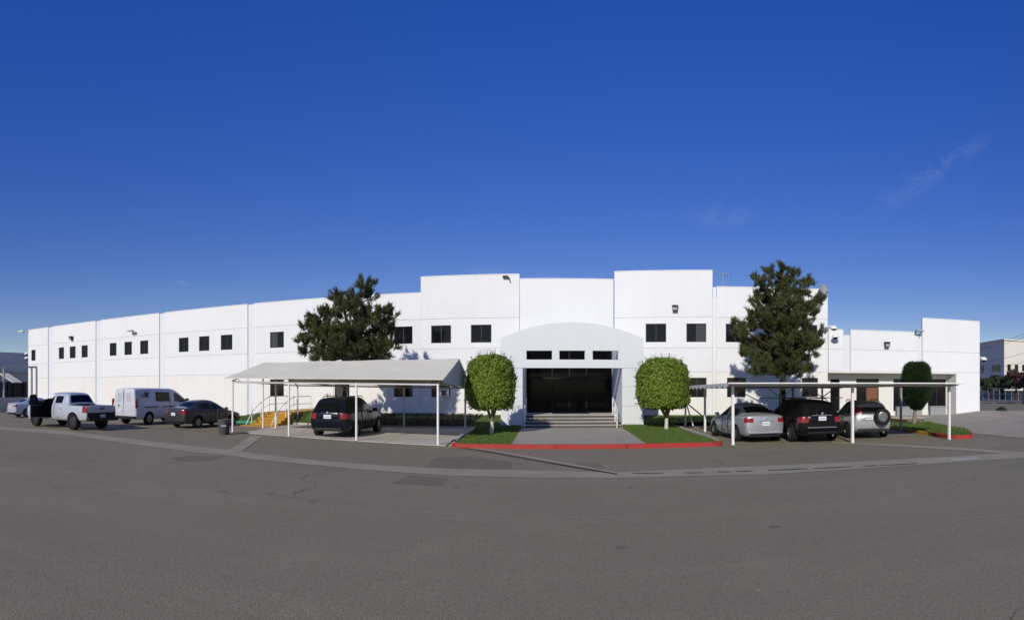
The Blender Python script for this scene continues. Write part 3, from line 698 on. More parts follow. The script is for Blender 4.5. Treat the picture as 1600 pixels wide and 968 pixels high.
wall_light(FR, 1385, 539, 'dark floodlight on the low wing left of the clipped cypress')
wall_light(FR, 1437, 523, 'grey arm light at the step of the low wing roof', 'arm', d=-0.06)
def corner_lamp(p, dirx, label):
    t = thing('corner_light', label, 'corner light', p, 0)
    m = MB(); m.path([p, p + Vector((0, -0.15, 0.12)), p + Vector((dirx * 0.6, -0.3, 0.16))], 0.035); m.build('arm', 'grey_paint', t)
    m = MB(); q = p + Vector((dirx * 0.9, -0.3, 0.16)); m.bevel_box(q.x - 0.45, q.x + 0.45, q.y - 0.16, q.y + 0.16, q.z - 0.07, q.z + 0.08, 0.03); m.build('lamp_head', 'white_paint', t)
    m = MB(); m.box(q.x - 0.36, q.x + 0.36, q.y - 0.12, q.y + 0.12, q.z - 0.085, q.z - 0.071); m.build('lens', 'lens', t)
corner_lamp(FC.p(S(44) + 0.08, 0, FC.z(44, 519)), -1, 'white lamp on a bracket at the top left corner of the building')
def camera_dome(p, dirv, label):
    t = thing('security_camera', label, 'camera', p, 0, 'security cameras on the building')
    e = p + dirv * 0.42; m = MB(); m.path([p, p + dirv * 0.3 + Vector((0, 0, 0.06)), e + Vector((0, 0, 0.02))], 0.035); m.build('arm', 'white_paint', t)
    m = MB(); m.lathe([(0.05, 0.10), (0.14, 0.07), (0.27, -0.10), (0.27, -0.14)], 16, Matrix.Translation(e)); m.build('hood', 'white_paint', t, 50)
    m = MB(); m.lathe([(0.15, -0.142), (0.13, -0.22), (0.06, -0.27), (0.0, -0.28)], 16, Matrix.Translation(e)); m.build('dome', 'black_plastic', t, 50)
camera_dome(FR.p(Q(1293.5), -0.05, FR.z(1294, 510)), FR.t, 'white dome camera on the right corner of the two-storey block')
camera_dome(FR.p(Q(1303.5), 0, FR.z(1303, 524.5)), FR.n, 'white dome camera low on the wall of the low wing')
camera_dome(FR.p(Q(1530.5), -0.1, FR.z(1531, 559)), FR.t, 'white dome camera on the far right corner of the wing')
camera_dome(FC.p(S(44) + 0.01, -0.08, FC.z(44, 551)), Vector((-1, 0, 0)), 'upper white dome camera on the left corner of the building')
camera_dome(FC.p(S(44) + 0.01, -0.08, FC.z(44, 558)), Vector((-1, 0, 0)), 'lower white dome camera on the left corner of the building')
# roof camera on a bent pole, television aerial, dish
p = FC.p(S(795), 0.06, FC.z(795, 440))
t = thing('roof_camera', 'small dark camera on a bent arm at the top of the left parapet', 'camera', p)
m = MB(); m.path([p + Vector((0.12, 0, -0.1)), p + Vector((0.02, -0.1, 0.22)), p + Vector((-0.02, -0.14, 0.32))], 0.03); m.build('arm', 'black_plastic', t)
m = MB(); q = p + Vector((-0.15, -0.15, 0.3)); m.box(q.x - 0.24, q.x + 0.1, q.y - 0.07, q.y + 0.07, q.z - 0.06, q.z + 0.06); m.build('camera_body', 'black_plastic', t)
p = FR.p(Q(1132), -2.0, 8.2)
t = thing('tv_aerial', 'thin metal television aerial standing on the roof beside the right pine', 'aerial', p)
top = FR.p(Q(1132), -2.0, 10.15); m = MB(); m.tube(p, top, 0.035); m.build('mast', 'grey_paint', t)
b0 = top + Vector((-0.75, 0.2, 0.02)); b1 = top + Vector((0.5, -0.2, -0.36)); m = MB(); m.tube(b0, b1, 0.022); m.build('boom', 'grey_paint', t)
for k in range(7):
    q = b0.lerp(b1, k / 6); h = 0.22 + 0.05 * k; m = MB(); m.tube(q + Vector((-0.3 * h, -h, 0.02)), q + Vector((0.3 * h, h, -0.02)), 0.012); m.build('element', 'grey_paint', t)
p = FR.p(Q(1284), 0.03, 8.35)
t = thing('satellite_dish', 'round grey satellite dish at the right end of the roof', 'dish', p)
m = MB(); m.path([p, p + FR.n * 0.25 + Vector((0, 0, -0.02)), p + FR.n * 0.3 + Vector((0, 0, 0.3))], 0.035); m.build('mount', 'grey_paint', t)
Md = Matrix.Translation(p + FR.n * 0.45 + Vector((0, 0, 0.28))) @ Matrix.Rotation(R(20), 4, 'Z') @ Matrix.Rotation(R(68), 4, 'X')
m = MB(); m.lathe([(0.0, -0.10), (0.2, -0.08), (0.36, -0.02), (0.42, 0.02), (0.42, 0.035), (0.35, 0.0), (0.2, -0.06), (0.0, -0.08)], 24, Md); m.build('reflector', 'grey_paint', t, 40)
m = MB(); m.tube(Md @ Vector((0, -0.4, 0)), Md @ Vector((0, -0.05, 0.45)), 0.02); m.box(*[v for a in zip(Md @ Vector((0, -0.05, 0.45)) - Vector((.05, .05, .05)), Md @ Vector((0, -0.05, 0.45)) + Vector((.05, .05, .05))) for v in a]); m.build('feed_arm', 'grey_paint', t)
# window air conditioner with its two struts
s0 = S(689); s1 = S(702); z0 = 1.52
t = thing('air_conditioner', 'white window air conditioner with dark grille below the left parapet', 'air conditioner', FC.p((s0 + s1) / 2, 0.06, z0))
m = MB(); m.box(s0, s1, 0.02, 0.42, z0, z0 + 0.52, fr=FC); m.build('housing', 'white_paint', t)
m = MB(); m.box(s0 + 0.06, s1 - 0.06, 0.42, 0.428, z0 + 0.07, z0 + 0.45, fr=FC); gr = m.build('grille', 'grey_paint', t)
for k in range(7): m = MB(); zz = z0 + 0.09 + k * 0.05; m.box(s0 + 0.07, s1 - 0.07, 0.428, 0.436, zz, zz + 0.025, fr=FC); m.build('slat', 'black_plastic', gr)
for s in (s0 + 0.05, s1 - 0.05): m = MB(); m.tube(FC.p(s, 0.40, z0), FC.p(s, 0.06, z0 - 0.5), 0.018); m.build('strut', 'white_paint', t)
# planters below the windows of the wing, pipe by the yellow stairs
for a, b, lab in ((1401, 1440, 'left grey box planter below the wing windows, beside the cypress'), (1453, 1477, 'right grey box planter below the last wing window')):
    m = MB(); s0, s1 = FR.s(a, 0.7), FR.s(b, 0.7); mmb = MB(); mmb.box(s0, s1, -0.995, -0.6, 0.14, 0.72, fr=FR)
    t = thing('planter', lab, 'planter', FR.p((s0 + s1) / 2, -0.8, 0.14)); mmb.build('box', mat('planter_grey', (0.30, 0.31, 0.32), 0.8, var=0.3), t)
    m = MB(); m.box(s0 - .03, s1 + .03, -0.998, -0.56, 0.721, 0.78, fr=FR); m.build('rim', 'planter_grey', t)
# ================================================================== YELLOW STAIRS
T = thing('yellow_stairs', 'yellow painted concrete stairs rising to the service door behind the left carport', 'stairs', (-15.2, 27.0, 0))
for k in range(5):
    z = 0.14 * (k + 1); y = 26.9 + 0.42 * k
    m = MB(); m.bevel_box(-16.1 + 0.0, -14.35, y, y + (0.46 if k < 4 else 7.6), max(0.0, z - 0.14) + (0.001 if k else 0), z, 0.012); m.build('step', 'yellow_paint', T)
    if k: m = MB(); m.box(-16.08, -14.37, y + 0.05, y + 0.44, 0, z - 0.145); m.build('step_base', 'yellow_paint', T)
m = MB(); m.bevel_box(-14.345, -12.1, 34.2, 36.2, 0.0, 0.7, 0.012); m.build('landing', 'yellow_paint', T)
m = MB(); m.bevel_box(-16.3, -14.2, 26.2, 26.88, 0.0, 0.05, 0.01); m.build('foot_slab', 'yellow_paint', T)
def yrail(x, label):
    t = thing('handrail', label, 'handrail', (x, 26.9, 0))
    a = [(x, 26.95, 0.14), (x, 28.0, 0.42), (x, 29.0, 0.7), (x, 31.4, 0.7)]
    for p in a: m = MB(); m.tube(p, (p[0], p[1], p[2] + 0.9), 0.024); m.build('post', 'white_paint', t)
    m = MB(); m.path([(x, 26.3, 0.05), (x, 26.95, 1.0 - 0.25), (x, 28.0, 1.30), (x, 29.0, 1.6), (x, 31.4, 1.6)], 0.024); m.build('rail', 'white_paint', t)
    m = MB(); m.path([(x, 26.95, 0.5), (x, 28.0, 0.85), (x, 29.0, 1.15), (x, 31.4, 1.15)], 0.018); m.build('rail', 'white_paint', t)
yrail(-16.02, 'white handrail on the left side of the yellow stairs')
yrail(-14.42, 'white handrail on the right side of the yellow stairs')
p = Vector((-13.2, 31.2, bank(-13.2, 31.2)))
t = thing('water_standpipe', 'grey water standpipe with valves beside the yellow stairs', 'standpipe', p)
m = MB(); m.path([p + Vector((0, 0, -0.1)), p + Vector((0, 0, 1.55))], 0.05); m.build('pipe', 'galvanised', t)
for z, r_ in ((1.2, 0.16), (1.5, 0.2)): m = MB(); m.tube(p + Vector((-r_, 0, z)), p + Vector((r_, 0, z)), 0.04); m.build('valve', 'galvanised', t)

# ================================================================== LEFT CARPORT (fabric gable on white posts)
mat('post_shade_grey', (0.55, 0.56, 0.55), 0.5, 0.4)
U_ = Vector((-0.9755, 0.2205, 0)); V_ = Vector((-0.012, 1, 0)) * 7.1
FRp = Vector((-4.08, 19.93, 0))
CP = thing('fabric_carport', 'beige gabled fabric carport on thin white posts, left of the porch', 'carport', FRp + U_ * 5.2 + V_ * 0.5)
Lc = 10.5
def cpt(u, v, z, over=0.0): return FRp + U_ * u + V_ * v + Vector((0, 0, z))
def eave(u): return 2.40 + 0.15 * u / Lc
for u, v in ((0, 0), (3.53, 0), (6.99, 0), (10.45, 0), (0, 1), (3.4, 1), (6.9, 1), (10.4, 1), (10.45, 0.42), (9.75, 0.46)):
    p = cpt(u, v, 0.0); zt = eave(u) - 0.14 + (0.18 if v in (0.42, 0.46) else 0) - (0.16 if v == 1 else 0)
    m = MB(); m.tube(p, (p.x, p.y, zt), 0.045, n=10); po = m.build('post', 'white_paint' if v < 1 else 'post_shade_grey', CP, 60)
    m = MB(); m.box(p.x - 0.08, p.x + 0.08, p.y - 0.08, p.y + 0.08, 0.03, 0.042); m.build('base_plate', 'post_shade_grey', po)
# roof: two slopes of sagging cloth between rafters, closed gable on the right
nu, nv = 42, 10
def roofpt(u, v, dz=0.0):
    uu = lerp(-0.28, Lc + 0.3, u)
    vv = lerp(-0.045, 1.03, v)
    ze = eave(uu) + (0.02 if v < 0.5 else -0.18); zr = 3.36 + 0.10 * uu / Lc
    k = abs(v - 0.5) * 2; z = lerp(zr, ze, k)
    ph = (uu / 3.49) % 1.0
    sag = 0.05 * math.sin(math.pi * ph) * math.sin(math.pi * min(1, k * 1.0)) + 0.03 * math.sin(math.pi * ph) * (1 - k)
    return cpt(uu, vv, z - sag + dz)
for h, (v0, v1) in enumerate(((0, 0.5), (0.5, 1))):
    m = MB()
    for dz in (0, -0.025):
        for i in range(nu + 1):
            for j in range(nv // 2 + 1): m.v.append(tuple(roofpt(i / nu, lerp(v0, v1, j / (nv // 2)), dz)))
    k = nv // 2 + 1; off = (nu + 1) * k
    for i in range(nu):
        for j in range(nv // 2):
            a = i * k + j; m.f.append((a, a + 1, a + k + 1, a + k)); m.m.append(0); m.f.append((off + a, off + a + k, off + a + k + 1, off + a + 1)); m.m.append(0)
    for i in range(nu):
        for j in (0, k - 1): a = i * k + j; m.f.append((a, a + k, off + a + k, off + a)); m.m.append(0)
    for j in range(nv // 2):
        for i in (0, nu): a = i * k + j; m.f.append((a, off + a, off + a + 1, a + 1)); m.m.append(0)
    m.build('roof_cloth', 'fabric', CP, 50)
m = MB(); a, b, c_ = roofpt(0, 0.0, -0.03), roofpt(0, 1.0, -0.03), roofpt(0, 0.5, -0.03)
dx = Vector((-0.03, 0, 0)); a2, b2 = a + Vector((0, 0, -0.10)), b + Vector((0, 0, -0.12))
m.add([a2, b2, b, c_, a] + [q + dx for q in (a2, b2, b, c_, a)], [(0, 1, 2, 3, 4), (9, 8, 7, 6, 5)]); m.build('gable_cloth', 'fabric_end', CP)
# frame
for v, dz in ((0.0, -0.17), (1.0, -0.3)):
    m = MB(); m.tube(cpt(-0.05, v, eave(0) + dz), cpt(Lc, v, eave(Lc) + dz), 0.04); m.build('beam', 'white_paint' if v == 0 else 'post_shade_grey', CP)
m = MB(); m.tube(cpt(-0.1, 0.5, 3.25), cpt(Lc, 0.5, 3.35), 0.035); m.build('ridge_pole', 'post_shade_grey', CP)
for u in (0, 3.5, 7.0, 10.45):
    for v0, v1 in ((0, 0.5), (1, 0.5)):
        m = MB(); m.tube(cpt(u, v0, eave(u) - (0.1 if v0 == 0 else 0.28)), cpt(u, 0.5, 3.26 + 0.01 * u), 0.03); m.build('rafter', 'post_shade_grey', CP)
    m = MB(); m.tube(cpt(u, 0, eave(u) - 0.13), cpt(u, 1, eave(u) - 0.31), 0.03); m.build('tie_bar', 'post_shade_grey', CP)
    for d in (-0.5, 0.5):
        if 0 <= u + d <= Lc: m = MB(); m.tube(cpt(u + d, 0, eave(u) - 0.12), cpt(u + d * 0.4, 0.02, eave(u) + 0.02), 0.014); m.build('brace', 'post_shade_grey', CP)

# ================================================================== RIGHT CARPORT (flat corrugated roof)
A0 = Vector((6.6, 19.4, 0)); RU = Vector((8.4, -2.2, 0)); RV = Vector((0.75, 10.6, 0))
RC = thing('metal_carport', 'long flat white metal carport with corrugated roof over three parked cars', 'carport', A0 + RU * 0.5 + RV * 0.5)
def rpt(u, v, z): return A0 + RU * u + RV * v + Vector((0, 0, z))
rz = lambda v: 2.205 - 0.085 * v
m = MB(); n = 160
prof = []
for i in range(n + 1):
    v = lerp(-0.06, 1.04, i / n); ph = (i / n * 12) % 1.0
    zz = 0.0 if ph < 0.42 else (-0.045 if 0.5 < ph < 0.92 else (-0.045 * (ph - 0.42) / 0.08 if ph <= 0.5 else -0.045 * (1 - (ph - 0.92) / 0.08)))
    prof.append((v, zz))
for dz in (0, -0.008):
    for u in (-0.035, 1.03):
        for v, zz in prof: m.v.append(tuple(rpt(u, v, rz(v) + 0.045 + zz + dz)))
k = len(prof)
for i in range(k - 1):
    m.f.append((i, i + 1, k + i + 1, k + i)); m.m.append(0); m.f.append((2 * k + i, 3 * k + i, 3 * k + i + 1, 2 * k + i + 1)); m.m.append(0)
    m.f.append((i, 2 * k + i, 2 * k + i + 1, i + 1)); m.m.append(0)
m.build('roof_sheet', mat('roof_white', (0.55, 0.55, 0.52), 0.5, 0.4, fine=0.06), RC)
m = MB(); lob = 13; sub_ = 6
for side in (0, 1):
    for i in range(lob * sub_ + 1):
        v = lerp(-0.06, 1.04, i / (lob * sub_)); ph = (i % sub_) / sub_ if i % sub_ else 0.0
        q = rpt(-0.037 - 0.002 * side, v, rz(v)); m.v += [(q.x, q.y, q.z + 0.07), (q.x, q.y, q.z - 0.02 - 0.10 * math.sin(math.pi * ph))]
k = lob * sub_ + 1
for i in range(k - 1):
    m.f.append((2 * i, 2 * i + 1, 2 * i + 3, 2 * i + 2)); m.m.append(0); o_ = 2 * k; m.f.append((o_ + 2 * i, o_ + 2 * i + 2, o_ + 2 * i + 3, o_ + 2 * i + 1)); m.m.append(0)
    m.f.append((2 * i + 1, o_ + 2 * i + 1, o_ + 2 * i + 3, 2 * i + 3)); m.m.append(0)
m.build('scalloped_trim', 'white_paint', RC)
def bar(a, b, w_, h, material, name, parent):
    a = Vector(a); b = Vector(b); d = (b - a); L_ = d.length; d.normalize(); s_ = d.cross(Vector((0, 0, 1))).normalized(); up = s_.cross(d)
    m = MB(); P = []
    for q in (a, b):
        for x, y in ((-w_ / 2, -h / 2), (w_ / 2, -h / 2), (w_ / 2, h / 2), (-w_ / 2, h / 2)): P.append(q + s_ * x + up * y)
    m.add(P, [(3, 2, 1, 0), (4, 5, 6, 7), (0, 1, 5, 4), (1, 2, 6, 5), (2, 3, 7, 6), (3, 0, 4, 7)]); return m.build(name, material, parent)
bar(rpt(-0.04, -0.068, 2.275), rpt(1.035, -0.068, 2.292), 0.03, 0.04, 'white_paint', 'fascia', RC)
for v in (0.0, 0.59, 0.98):
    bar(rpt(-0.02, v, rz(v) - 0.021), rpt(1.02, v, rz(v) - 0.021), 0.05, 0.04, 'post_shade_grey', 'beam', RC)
posts = [(gp(1145, 695), 0), (gp(1332, 692), 0), (gp(1483, 686.5), 0), (gp(1101.5, 674.4), 1), (rpt(0.52, 0.59, 0), 1), (gp(1407.7, 673.7), 1), (gp(1071, 667), 2), (Vector((12.35, 28.1, 0)), 2), (Vector((14.55, 27.4, 0)), 2)]
for p, row in posts:
    zt = rz((0, .59, .98)[row]) - 0.04
    m = MB(); w_ = 0.045 if row < 2 else 0.04
    z0 = 0.0 if row == 0 else 0.0
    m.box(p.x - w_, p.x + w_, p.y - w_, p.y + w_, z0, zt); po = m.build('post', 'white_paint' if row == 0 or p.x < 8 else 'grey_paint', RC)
    m = MB(); m.box(p.x - 0.08, p.x + 0.08, p.y - 0.08, p.y + 0.08, 0.002, 0.014); m.build('base_plate', 'grey_paint', po)
    d = RU.normalized()
    if row == 2:
        for sg in (-1, 1):
            q = p + d * sg * 0.7
            if p.x > 8: bar((p.x, p.y, zt - 0.5), (q.x, q.y, zt), 0.05, 0.05, 'grey_paint', 'brace', po)
        if p.x > 8: bar((p.x - 1.2 * d.x, p.y - 1.2 * d.y, zt - 0.52), (p.x + 1.2 * d.x, p.y + 1.2 * d.y, zt - 0.52), 0.04, 0.05, 'grey_paint', 'brace', po)
    if row == 2 and p.x < 8:
        bar((p.x + 0.3, p.y - 0.5, 0.1), (p.x + 0.02, p.y, 1.35), 0.05, 0.05, 'white_paint', 'brace', po); bar((p.x + 1.0, p.y - 2.4, 0.12), (p.x + 0.1, p.y - 0.1, 1.25), 0.05, 0.05, 'grey_paint', 'brace', po)

# ================================================================== TREES
def leaf_cards(m, pts, size, rnd, up=0.4, asp=0.55):
    """pts: (position, outward). One pointed two-triangle leaf each."""
    for p, o in pts:
        n = (o + Vector((rnd.gauss(0, .5), rnd.gauss(0, .5), rnd.gauss(0, .5) + up))).normalized()
        t = n.orthogonal().normalized(); t = Matrix.Rotation(rnd.uniform(0, 6.283), 3, n) @ t; b = n.cross(t)
        s = size * rnd.uniform(0.65, 1.3); w_ = s * asp
        k = len(m.v); m.v += [tuple(p - t * s * .5), tuple(p + b * w_ * .5 - n * s * .05), tuple(p + t * s * .5 - n * s * .12), tuple(p - b * w_ * .5 - n * s * .05)]
        m.f.append((k, k + 1, k + 2, k + 3)); m.m.append(0)
def needle_tufts(m, pts, length, rnd, nn=9, wd=0.018):
    for p, o in pts:
        d = (o * 0.7 + Vector((rnd.gauss(0, .35), rnd.gauss(0, .35), 0.65 + rnd.gauss(0, .3)))).normalized()
        L_ = length * rnd.uniform(0.7, 1.3)
        a = d.orthogonal().normalized(); b = d.cross(a)
        for i in range(nn):
            ph = rnd.uniform(0, 6.283); sp = rnd.uniform(0.25, 0.8)
            e = (d + (a * math.cos(ph) + b * math.sin(ph)) * sp).normalized()
            s_ = e.cross(Vector((rnd.gauss(0, 1), rnd.gauss(0, 1), rnd.gauss(0, 1)))).normalized() * wd
            q = p + d * L_ * rnd.uniform(-0.5, 0.5); k = len(m.v)
            m.v += [tuple(q - s_), tuple(q + s_), tuple(q + e * L_)]; m.f.append((k, k + 1, k + 2)); m.m.append(0)
def clipped_tree(base, crown_c, rx, rz_, label, seed, name='clipped_ficus', n=31000):
    r_ = random.Random(seed); base = Vector(base); cc = Vector(crown_c)
    t = thing(name, label, 'tree', base)
    pts = []
    def shape(u):      # barrel: round plan, flattened sides and top
        rho = math.hypot(u.x, u.y); k = (rho ** 4.2 + abs(u.z) ** (2.3 if u.z > 0 else 5.0)) ** (-1 / 3.6)
        return Vector((u.x * rx, u.y * rx, u.z * rz_)) * k
    while len(pts) < n:
        u = Vector((r_.gauss(0, 1), r_.gauss(0, 1), r_.gauss(0, 1)))
        if u.length < 1e-3: continue
        u.normalize(); s_ = shape(u); nn = mnoise.noise(u * 2.3 + Vector((seed, 0, 0))) * 0.07 + mnoise.noise(u * 7 + Vector((0, seed, 0))) * 0.09
        k = len(pts) / n
        depth = r_.random() ** 2 * 0.16 if k > 0.3 else r_.uniform(0.12, 0.4)
        p = cc + s_ * (1 + nn - depth)
        if p.z < cc.z - rz_ * 0.98 and r_.random() < .5: continue
        pts.append((p, Vector((u.x, u.y, u.z * .6)).normalized()))
    m = MB(); leaf_cards(m, pts, 0.095, r_, 0.5)
    # wild shoots standing out of the clipped outline
    sh = []
    for _ in range(260):
        u = Vector((r_.gauss(0, 1), r_.gauss(0, 1), r_.gauss(0.5, 1))).normalized(); p = cc + shape(u) * 1.0
        for i in range(6): sh.append((p + u * (0.03 * i) + Vector((0, 0, 0.012 * i * i * .3)), u))
    leaf_cards(m, sh, 0.09, r_, 0.6)
    m.build('crown', 'ficus_leaf', t)
    # trunk: white-washed foot, bark above, limbs spreading into the crown
    fork = Vector((base.x + 0.02, base.y, 0.62))
    m = MB(); m.path([base + Vector((0, 0, -0.05)), base + Vector((0.01, 0, 0.15)), fork], [0.115, 0.095, 0.085], 12); m.build('trunk', 'limewash', t, 60)
    for k in range(5):
        a = k * 1.256 + r_.uniform(-.2, .2); e = Vector((cc.x + math.cos(a) * rx * .55, cc.y + math.sin(a) * rx * .55, cc.z - rz_ * r_.uniform(0, .5)))
        mid = fork.lerp(e, 0.45) + Vector((0, 0, 0.12)); m = MB(); m.path([fork - Vector((0, 0, 0.04)), mid, e], [0.06, 0.045, 0.02], 8); m.build('limb', 'bark_pale', t, 60)
b = gp(768, 678.5, 0.05); pp = at(766.5, 596, b.y)
clipped_tree(b, (pp.x, pp.y, 2.38), 1.06, 1.18, 'barrel-clipped ficus tree on the lawn left of the entrance walk', 3)
b = gp(1041, 670.5, 0.05); pp = at(1035.5, 598, b.y)
clipped_tree(b, (pp.x, pp.y, 2.36), 1.30, 1.22, 'barrel-clipped ficus tree on the lawn right of the entrance walk', 11, n=42000)

def pine(name, label, px, Y, lobes, topz, seed, ntuft=3600, trunk_lean=0.0, flat=0.85):
    """lobes: (px, py, radius in pixels) of the foliage masses seen in the picture, spread in depth"""
    r_ = random.Random(seed); X = Y * math.tan(az(px)); base = Vector((X, Y, bank(X, Y) - 0.05))
    t = thing(name, label, 'tree', base)
    ppm = F * math.cos(az(px)) / Y
    L_ = []
    for (lx, ly, lr) in lobes:
        dy = r_.uniform(-1, 1) * min(1.3, 2.2 - lr / 40)
        c_ = at(lx, ly, Y + dy); L_.append((c_, lr * 1.06 / ppm))
    # extra masses behind and in front so that the crown is round
    for (lx, ly, lr) in lobes:
        if lr >= 25 and ly > 470:
            for sg in (-1, 1):
                c_ = at(lerp(lx, px, 0.35) + r_.uniform(-12, 12), ly + r_.uniform(-8, 10), Y); c_.y += sg * r_.uniform(1.2, 2.2); L_.append((c_, lr / ppm * 0.75))
    # trunk and limbs
    zs = [base.z, 1.2, 2.6, 4.2, 6.0, topz - 0.5]; tr = []
    for i, z in enumerate(zs): tr.append(Vector((X + trunk_lean * i / 5 + r_.uniform(-.06, .06) * i, Y + r_.uniform(-.05, .05) * i, z)))
    m = MB(); m.path(tr, [0.24, 0.20, 0.17, 0.13, 0.08, 0.02], 10); m.build('trunk', 'bark', t, 60)
    def trunk_at(z):
        for a, b_ in zip(tr, tr[1:]):
            if z <= b_.z: return a.lerp(b_, max(0, (z - a.z) / (b_.z - a.z)))
        return tr[-1]
    tot = sum(r ** 1.7 for _, r in L_); m = MB()
    for c_, r in L_:
        st = trunk_at(max(2.9, c_.z - 0.2 - 0.5 * (Vector((c_.x, c_.y)) - Vector((X, Y))).length))
        mid = st.lerp(c_, 0.55) + Vector((0, 0, -0.12)); lm = MB(); lm.path([st, mid, c_, c_ + Vector((0, 0, r * .7))], [0.055, 0.04, 0.022, 0.006], 6); lm.build('limb', 'bark', t, 60)
        n = int(ntuft * r ** 1.7 / tot)
        nb = max(5, int(r * 16)); tw = []
        for _ in range(nb):       # twigs that carry the tufts: gives clumps and gaps
            u = Vector((r_.gauss(0, 1), r_.gauss(0, 1), r_.gauss(0.25, .9))).normalized()
            e = c_ + Vector((u.x * r, u.y * r, u.z * r * flat)) * r_.uniform(0.65, 1.05); s0 = c_ + (e - c_) * 0.15; tw.append((s0, e, u))
        pts = []
        for _ in range(n):
            s0, e, u = r_.choice(tw); k = r_.random() ** 0.6
            pts.append((s0.lerp(e, k) + Vector((r_.gauss(0, .06), r_.gauss(0, .06), r_.gauss(0, .06) + 0.1 * k * k)), u))
        needle_tufts(m, pts, 0.22, r_, 11, 0.015)
    m.build('crown', 'pine_needle', t)
    return t
pine('pine_tree', 'broad dark pine tree with two peaks rising behind the fabric carport', 540, 29.7,
     [(568, 448, 17), (580, 462, 15), (558, 466, 18), (530, 462, 16), (536, 478, 20), (560, 490, 30), (520, 490, 20), (502, 496, 20), (486, 497, 9), (480, 516, 17), (497, 520, 24), (474, 536, 14), (478, 550, 14), (500, 546, 24), (525, 530, 34), (565, 528, 38), (600, 486, 14), (592, 503, 20), (612, 494, 12), (614, 512, 14), (600, 525, 24), (612, 543, 18), (590, 550, 26), (550, 552, 34), (520, 560, 26), (580, 565, 24)], 8.1, 21, 10000)
pine('pine_tree', 'tall bushy dark pine tree growing behind the metal carport', 1222, 29.4,
     [(1224, 420, 11), (1205, 427, 12), (1239, 430, 11), (1186, 440, 12), (1192, 452, 14), (1222, 440, 18), (1260, 442, 13), (1256, 456, 14), (1212, 456, 22), (1238, 458, 22), (1180, 468, 12), (1196, 476, 20), (1222, 482, 32), (1250, 480, 20), (1272, 474, 11), (1283, 470, 9), (1264, 490, 15), (1180, 495, 16), (1205, 510, 28), (1240, 508, 30), (1160, 512, 11), (1148, 507, 7), (1156, 524, 13), (1172, 535, 20), (1200, 545, 28), (1235, 540, 30), (1268, 525, 16), (1284, 520, 9), (1262, 545, 22), (1276, 540, 12), (1162, 553, 12), (1180, 566, 18), (1210, 566, 22), (1240, 562, 20), (1264, 570, 14), (1198, 578, 18), (1224, 574, 26), (1248, 580, 16), (1180, 580, 12), (1222, 555, 34)], 8.9, 33, 14000)
# clipped cypress on the traffic island
b = Vector((18.2, 23.8, 0.12)); r_ = random.Random(5)
t = thing('clipped_cypress', 'dark rounded clipped cypress on a pale bent trunk on the right island', 'tree', b)
cc = at(1432.5, 603, 23.8 * 1.0); pts = []
ctop, cbot = 3.42, 0.95
while len(pts) < 15000:
    k = r_.random(); z = lerp(cbot, ctop, k)
    prof = 0.74 * (math.sin(math.pi * min(1, 0.14 + k * 0.62)) ** 0.7) * (1 if k < 0.86 else math.sqrt(max(0, 1 - ((k - 0.86) / 0.14) ** 2)) * 0.6 + 0.4) * (1 if k > 0.2 else 0.55 + 0.45 * k / 0.2)
    a = r_.uniform(0, 6.283); q = prof * (1 - 0.35 * r_.random() ** 2) * (1 + 0.07 * mnoise.noise((math.cos(a) * 2, math.sin(a) * 2, z * 2)))
    pts.append((Vector((cc.x + q * math.cos(a), cc.y + q * math.sin(a), z)), Vector((math.cos(a), math.sin(a), 0.2))))
m = MB(); needle_tufts(m, pts, 0.15, r_, 4, 0.012); m.build('crown', 'cypress_leaf', t)
m = MB(); m.path([b - Vector((0, 0, .05)), b + Vector((0.04, 0, 0.5)), Vector((cc.x - .02, cc.y, 1.3)), Vector((cc.x, cc.y, 2.4))], [0.13, 0.1, 0.08, 0.03], 10); m.build('trunk', 'bark_pale', t, 60)

# ================================================================== BACKGROUND, LEFT END
LBm = thing('grey_warehouse', 'low grey warehouse beyond the left corner of the white building', 'building', (-72, 50, 0))
def lp(px, r): return Vector((r * math.sin(az(px)), r * math.cos(az(px)), 0))
mat('warehouse_grey', (0.60, 0.57, 0.53), 0.8, var=0.2, vscale=0.3)
mat('warehouse_wall', (0.62, 0.60, 0.56), 0.8, var=0.2, vscale=0.3)
a, b_, c_, d_ = lp(-60, 78), lp(46, 84), lp(46, 120), lp(-60, 120)
def prism(pts, z0, z1): 
    m = MB(); k = len(pts); m.add([(p.x, p.y, z) for z in (z0, z1) for p in pts], [tuple(range(k)), tuple(range(k, 2 * k))[::-1]] + [(i, i + k, (i + 1) % k + k, (i + 1) % k) for i in range(k)]); return m
prism([a, b_, c_, d_], 0, 4.4).build('wall', 'warehouse_wall', LBm)
prism([a + (a - c_) * 0.02, b_ + (b_ - d_) * 0.02, c_, d_], 4.41, 7.3).build('roof', 'warehouse_grey', LBm)
for px0, px1 in ((3, 9), (12, 18), (21, 34), (37, 42)):
    p, q = lp(px0, 77.2 + px0 * .05), lp(px1, 77.2 + px1 * .05); m = MB(); dv = (q - p).normalized(); nv_ = Vector((dv.y, -dv.x, 0)) * 0.8
    m.add([(v.x, v.y, z) for z in (0.8, 3.0) for v in (p, q, q - nv_, p - nv_)], [(0, 1, 5, 4), (1, 2, 6, 5), (3, 0, 4, 7), (4, 5, 6, 7), (0, 3, 2, 1)]); m.build('window', 'glass_dark', LBm)
p, q = lp(20, 74.5), lp(35, 75.5); m = MB(); dv = (q - p).normalized(); nv_ = Vector((-dv.y, dv.x, 0)) * 3.2
